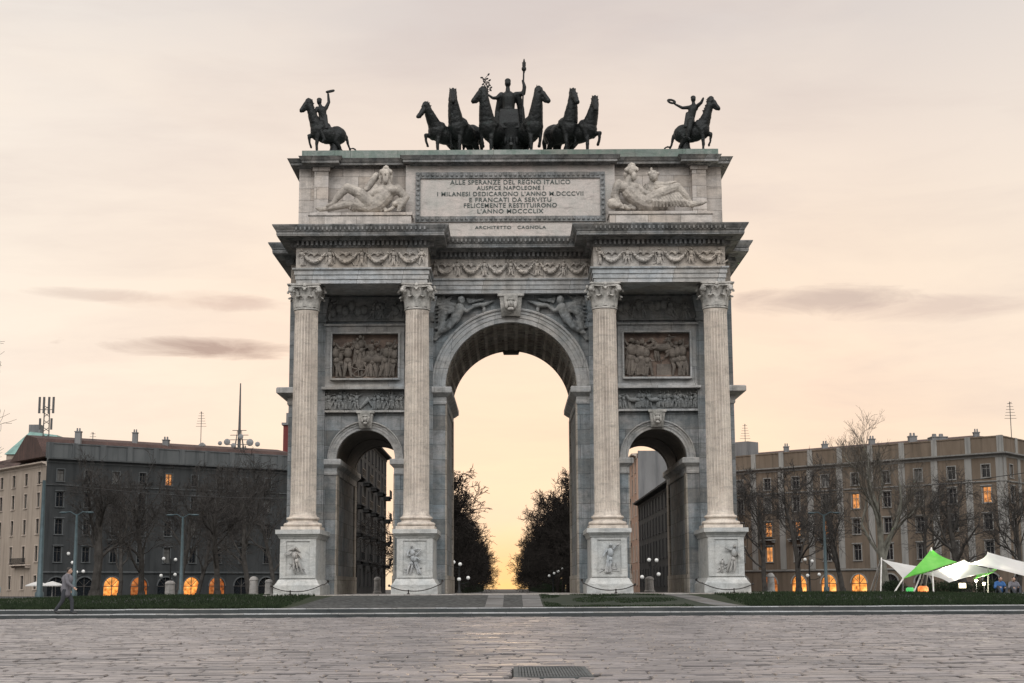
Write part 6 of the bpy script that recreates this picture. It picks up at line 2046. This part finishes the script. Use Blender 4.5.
def clothed(name, lab, loc, J, coat, group=None):
    t = thing('person', loc, lab, 'person', group)
    off = Vector(loc)
    def add(mb, nm, mat, par=t): return xform(mb, Matrix.Translation(off)).build(nm, mat, par, 180)
    body = add(figure(J), 'body', M['skin'])
    m = MB(); m.ell(J['head'] + Vector((0,0,.03)) - J['face']*.022, (.087,.098,.098), 14, 10); m.caps(J['head'] - J['face']*.05, J['head'] - J['face']*.05 + Vector((0,0,-.09)), .06, .045)
    add(sculpt(m, .014, 1), 'hair', M['hair'])
    m = MB(); c = m.chain
    c([J['neck'] + Vector((0,0,-.03)), J['chest'], J['waist'], J['pelvis']], [.10,.18,.165,.19])
    m.ell(J['chest'], (.22,.15,.2), 14, 10)
    c([J['pelvis'], J['pelvis'].lerp((J['knl']+J['knr'])/2, .35)], [.19,.17])
    for s in ('l','r'): c([J['neck'].lerp(J['sh'+s], .5), J['sh'+s], J['el'+s], J['el'+s].lerp(J['ha'+s], .9)], [.09,.082,.066,.052])
    add(sculpt(m, .02, 1), 'coat', coat)
    m = MB()
    for s in ('l','r'): m.chain([J['pelvis'].lerp(J['hi'+s], .9), J['hi'+s].lerp(J['kn'+s], .5), J['kn'+s], J['an'+s]], [.11,.095,.075,.062], 12)
    add(sculpt(m, .018, 1), 'trousers', M['trouser'])
    m = MB()
    for s in ('l','r'): m.chain([J['an'+s] + Vector((0,0,-.035)), J['to'+s] + Vector((0,0,.002))], [.055,.048], 10)
    add(sculpt(m, .014, 1), 'shoes', M['shoe'])
    return t
def V(x, y, z): return Vector((x, y, z))
q = ground_at(68, 612, .155)
walk = dict(head=V(.10,0,1.60), face=V(1,0,0), neck=V(.05,0,1.45), chest=V(.03,0,1.28), waist=V(.0,0,1.08), pelvis=V(-.02,0,.93),
    shl=V(.03,.19,1.39), ell=V(-.12,.24,1.13), hal=V(.04,.25,.90), shr=V(.03,-.19,1.39), elr=V(.12,-.24,1.14), har=V(.32,-.2,.98),
    hil=V(-.02,.09,.90), knl=V(.20,.09,.50), anl=V(.22,.09,.10), tol=V(.38,.10,.05), hir=V(-.02,-.09,.90), knr=V(-.10,-.09,.49), anr=V(-.34,-.09,.15), tor=V(-.20,-.10,.05))
clothed('person', 'person in a grey coat walking along the kerb steps at far left', (q.x, 57.55, .155), walk, M['coat'])
sit = dict(head=V(.02,-.10,.80), face=V(0,-1,0), neck=V(.0,-.02,.64), chest=V(0,.02,.48), waist=V(0,.08,.28), pelvis=V(0,.10,.14),
    shl=V(.19,.0,.58), ell=V(.27,-.12,.36), hal=V(.17,-.34,.36), shr=V(-.19,.0,.58), elr=V(-.27,-.10,.36), har=V(-.14,-.34,.38),
    hil=V(.09,.06,.13), knl=V(.22,-.34,.40), anl=V(.14,-.56,.08), tol=V(.14,-.72,.05), hir=V(-.09,.06,.13), knr=V(-.20,-.36,.40), anr=V(-.12,-.56,.08), tor=V(-.13,-.72,.05))
q = at(999, 596, 77); clothed('person', 'person in a blue jacket sitting on the grass beneath the tent', (q.x, 77, gz(q.x,77)+.01), sit, M['blue_coat'])
q = at(1013, 596, 78); clothed('person', 'person in a grey coat sitting on the grass beneath the tent', (q.x, 78, gz(q.x,78)+.01), {k: V(-v.x, v.y, v.z) for k, v in sit.items()}, M['coat'])

# parked car, half out of the frame at the left
q = at(2, 599, 120); x0, y0 = q.x, 112; z0 = gz(x0, y0)+.01
car = thing('parked_car', (x0, y0, z0), 'pale blue car parked behind the lawn at the left edge', 'car')
prof = [(-2.1,.35),(-2.12,.62),(-1.95,.82),(-1.05,.95),(-.45,1.38),(.75,1.42),(1.45,1.02),(2.0,.92),(2.12,.7),(2.1,.35)]
def carpoly(w, prof_, z_):
    m = MB(); n = len(prof_)
    vs = []
    for yy_, k in ((-w, .0), (-w*.96, .0), (w*.96, .0), (w, .0)):
        for x, z in prof_:
            tap = 1 - .22*max(0, (z-.9)/.5); vs.append((x0 + x, y0 + yy_*tap, z0 + z))
    fs = [tuple(range(n)), tuple(reversed(range(3*n, 4*n)))]
    for r in range(3):
        for i in range(n): fs.append((r*n+i, r*n+(i+1) % n, (r+1)*n+(i+1) % n, (r+1)*n+i))
    m.add(vs, fs); return m
carpoly(.85, prof, 0).build('body', M['carpaint'], car, 35)
m = MB()
for s in (-1, 1):
    y = y0 + s*.80
    for pts in ([(-.95,.97),(-.42,1.33),(.10,1.35),(.10,.97)], [(.17,.97),(.17,1.35),(.72,1.36),(1.28,1.0)]):
        vs = []
        for x, z in pts: vs.append((x0+x, y0 + s*(.86*(1-.22*max(0,(z-.9)/.5))+.006), z0+z))
        m.add(vs, [(0,1,2,3)])
m.build('window', M['glass'], car)
for x in (-1.3, 1.3):
    for s in (-1, 1):
        m = MB(); yy_ = y0+s*.72
        m.tube([(x0+x, yy_-.1, z0+.31), (x0+x, yy_-.09, z0+.31), (x0+x, yy_+.09, z0+.31), (x0+x, yy_+.1, z0+.31)], [.27,.31,.31,.27], 18); w = m.build('wheel', M['tyre'], car, 50)
        m = MB(); m.tube([(x0+x, yy_+s*.10, z0+.31), (x0+x, yy_+s*.115, z0+.31)], [.19,.15], 14); m.build('rim', M['steel'], w)
# =================================================================== sky, sun, camera
w = bpy.data.worlds.new('World'); scene.world = w; w.use_nodes = True
nt = NT(w.node_tree); nodes = w.node_tree.nodes
bg = nodes['Background']; out = nodes['World Output']
SUN_EL, SUN_AZ = radians(2.5), radians(0)
sky = nt.n.new('ShaderNodeTexSky'); sky.sky_type = 'NISHITA'; sky.sun_disc = False
sky.sun_elevation = SUN_EL; sky.sun_rotation = SUN_AZ; sky.air_density = 1.5; sky.dust_density = 3
tc = nt.n.new('ShaderNodeTexCoord').outputs['Generated']
sp = nt.n.new('ShaderNodeSeparateXYZ'); nt.put(sp.inputs[0], tc)
X_, Y_, Z_ = sp.outputs
el = nt.math('ARCSINE', Z_)                      # elevation, radians
az = nt.math('ARCTAN2', X_, Y_)                  # azimuth from +Y, radians
eln = nt.math('DIVIDE', el, radians(60), clamp=True)
def L(r, g, b, k=1.0): c = lin(r, g, b); return (c[0]*k, c[1]*k, c[2]*k, 1)
D = lambda deg: deg/60.0
front = nt.ramp(eln, [(0, L(255,226,182,1.05)), (D(2), L(255,229,192,1.04)), (D(4), L(253,228,198,1.02)), (D(7.5), L(251,228,205)), (D(11.5), L(245,226,206)), (D(16), L(234,219,207)), (D(20.6), L(215,206,202)), (D(32), L(198,192,194)), (1, L(198,202,214,1.3))])
rear = nt.ramp(eln, [(0, L(200,196,194,.30)), (D(10), L(208,208,208,.6)), (D(20), L(226,227,228,2.2)), (D(34), L(233,232,230,5.9)), (D(50), L(233,232,233,5.9)), (1, L(198,202,210,1.25))])  # overbright lobe behind the camera, added to light the facade
fb = nt.ramp(nt.math('MULTIPLY_ADD', Y_, -.5, .5), [(.52, 0), (.82, 1)])
base = nt.mix(fb, front, rear)
# bright side to the left of the arch, low down
side = nt.ramp(nt.math('MULTIPLY_ADD', az, .5/.6, .5), [(.1, 1), (.3, .55), (.45, .1), (.55, .03), (.7, .16), (.85, .5), (1, .75)])
lowm = nt.ramp(eln, [(0, .55), (D(7), .85), (D(13), .75), (D(22), .70)])
glow = nt.math('MULTIPLY', nt.ramp(nt.math('MULTIPLY_ADD', az, 1.0, .5), [(.44, 0), (.5, 1), (.56, 0)], 'EASE'), nt.ramp(eln, [(0, 1), (D(2.8), 0)], 'EASE'))
base = nt.mix(nt.math('MULTIPLY', glow, .9), base, L(255,198,112,1.35))
base = nt.mix(nt.math('MULTIPLY', nt.math('MULTIPLY', side, lowm), nt.math('SUBTRACT', 1.0, fb)), base, L(255,247,236,1.0))
# clouds: long soft streaks
cb = nt.n.new('ShaderNodeCombineXYZ'); nt.put(cb.inputs[0], az); nt.put(cb.inputs[1], el)
st1 = nt.noise(nt.mapping(cb.outputs[0], (4.5, 20, 1), (.3,.8,0)), 1.0, 6, .6, .4)
veil = nt.ramp(st1, [(.42, 0), (.72, 1)])
fine = nt.noise(nt.mapping(cb.outputs[0], (9, 55, 1), (2.1,4.4,0)), 1.0, 8, .65, .6)
base = nt.mix(nt.math('MULTIPLY', nt.math('MULTIPLY', veil, nt.ramp(fine, [(.3,.45),(.7,1)])), .46), base, L(205,191,187))
st3 = nt.noise(nt.mapping(cb.outputs[0], (3.0, 9, 1), (5.3,2.8,0)), 1.0, 5, .55, .3)
base = nt.mix(nt.math('MULTIPLY', nt.ramp(st3, [(.48, 0), (.72, 1)]), .35), base, L(253,238,222,1.0))
warp = nt.noise(nt.mapping(cb.outputs[0], (14, 60, 1)), 1.0, 6, .62, .5)
def cloud(ca, ce, wa, we, amt, col, off=.35):
    da = nt.math('DIVIDE', nt.math('SUBTRACT', az, ca), wa); de = nt.math('DIVIDE', nt.math('SUBTRACT', el, ce), we)
    d = nt.math('ADD', nt.math('MULTIPLY', da, da), nt.math('MULTIPLY', de, de))
    f = nt.math('SUBTRACT', nt.math('MULTIPLY_ADD', warp, 2.1, -.25), d)
    return nt.math('MULTIPLY', nt.ramp(f, [(.05, 0), (.75, 1)]), amt)
def azel(px, py):
    d = (at(px, py, 1.0) - Vector((0,0,CAMH))).normalized(); return atan2(d.x, d.y), math.asin(d.z)
for px, py, wp_, hp_, amt, c in ((185, 346, 150, 13, .80, (160,142,138)), (95, 293, 95, 9, .38, (190,172,166)), (240, 303, 70, 9, .45, (192,172,166)),
                              (815, 302, 110, 19, .60, (176,162,160)), (930, 312, 130, 16, .38, (188,170,168)), (700, 200, 120, 30, .12, (190,180,184)), (190, 300, 110, 12, .3, (214,190,178))):
    a, e = azel(px, py)
    base = nt.mix(cloud(a, e, wp_/F, hp_/F, amt, c), base, L(*c))
add = nt.mix(1.0, base, nt.mix(1.0, sky.outputs[0], (.010,.010,.010,1), 'MULTIPLY'), 'ADD')
nt.put(bg.inputs['Color'], add); bg.inputs['Strength'].default_value = 1.0

sd = bpy.data.lights.new('sun', 'SUN'); sd.energy = .12; sd.angle = radians(12); sd.color = (1, .72, .45)
so = bpy.data.objects.new('sun', sd); COL.objects.link(so)
dirv = Vector((sin(SUN_AZ)*cos(SUN_EL), cos(SUN_AZ)*cos(SUN_EL), sin(SUN_EL)))      # towards the sun
so.rotation_euler = (-dirv).to_track_quat('-Z', 'Y').to_euler(); so.location = (0, 0, 60)

cd = bpy.data.cameras.new('camera'); cd.sensor_width = 36; cd.lens = F/1024*36; cd.clip_end = 20000; cd.clip_start = .1
co = bpy.data.objects.new('camera', cd); COL.objects.link(co)
ROLL = radians(.28)
co.location = (0, 0, CAMH)
Mx = Matrix.Rotation(-atan(1/F), 4, 'Z') @ Matrix.Rotation(radians(90)+PITCH, 4, 'X') @ Matrix.Rotation(-ROLL, 4, 'Z')
co.rotation_euler = Mx.to_euler()
scene.camera = co
vs = scene.view_settings
scene.display_settings.display_device = 'sRGB'
vs.view_transform = 'Standard'; vs.look = 'None'; vs.exposure = 0.0; vs.gamma = 1.0; vs.use_curve_mapping = False
scene.cycles.use_denoising = True
scene.cycles.max_bounces = 5; scene.cycles.diffuse_bounces = 1; scene.cycles.glossy_bounces = 2
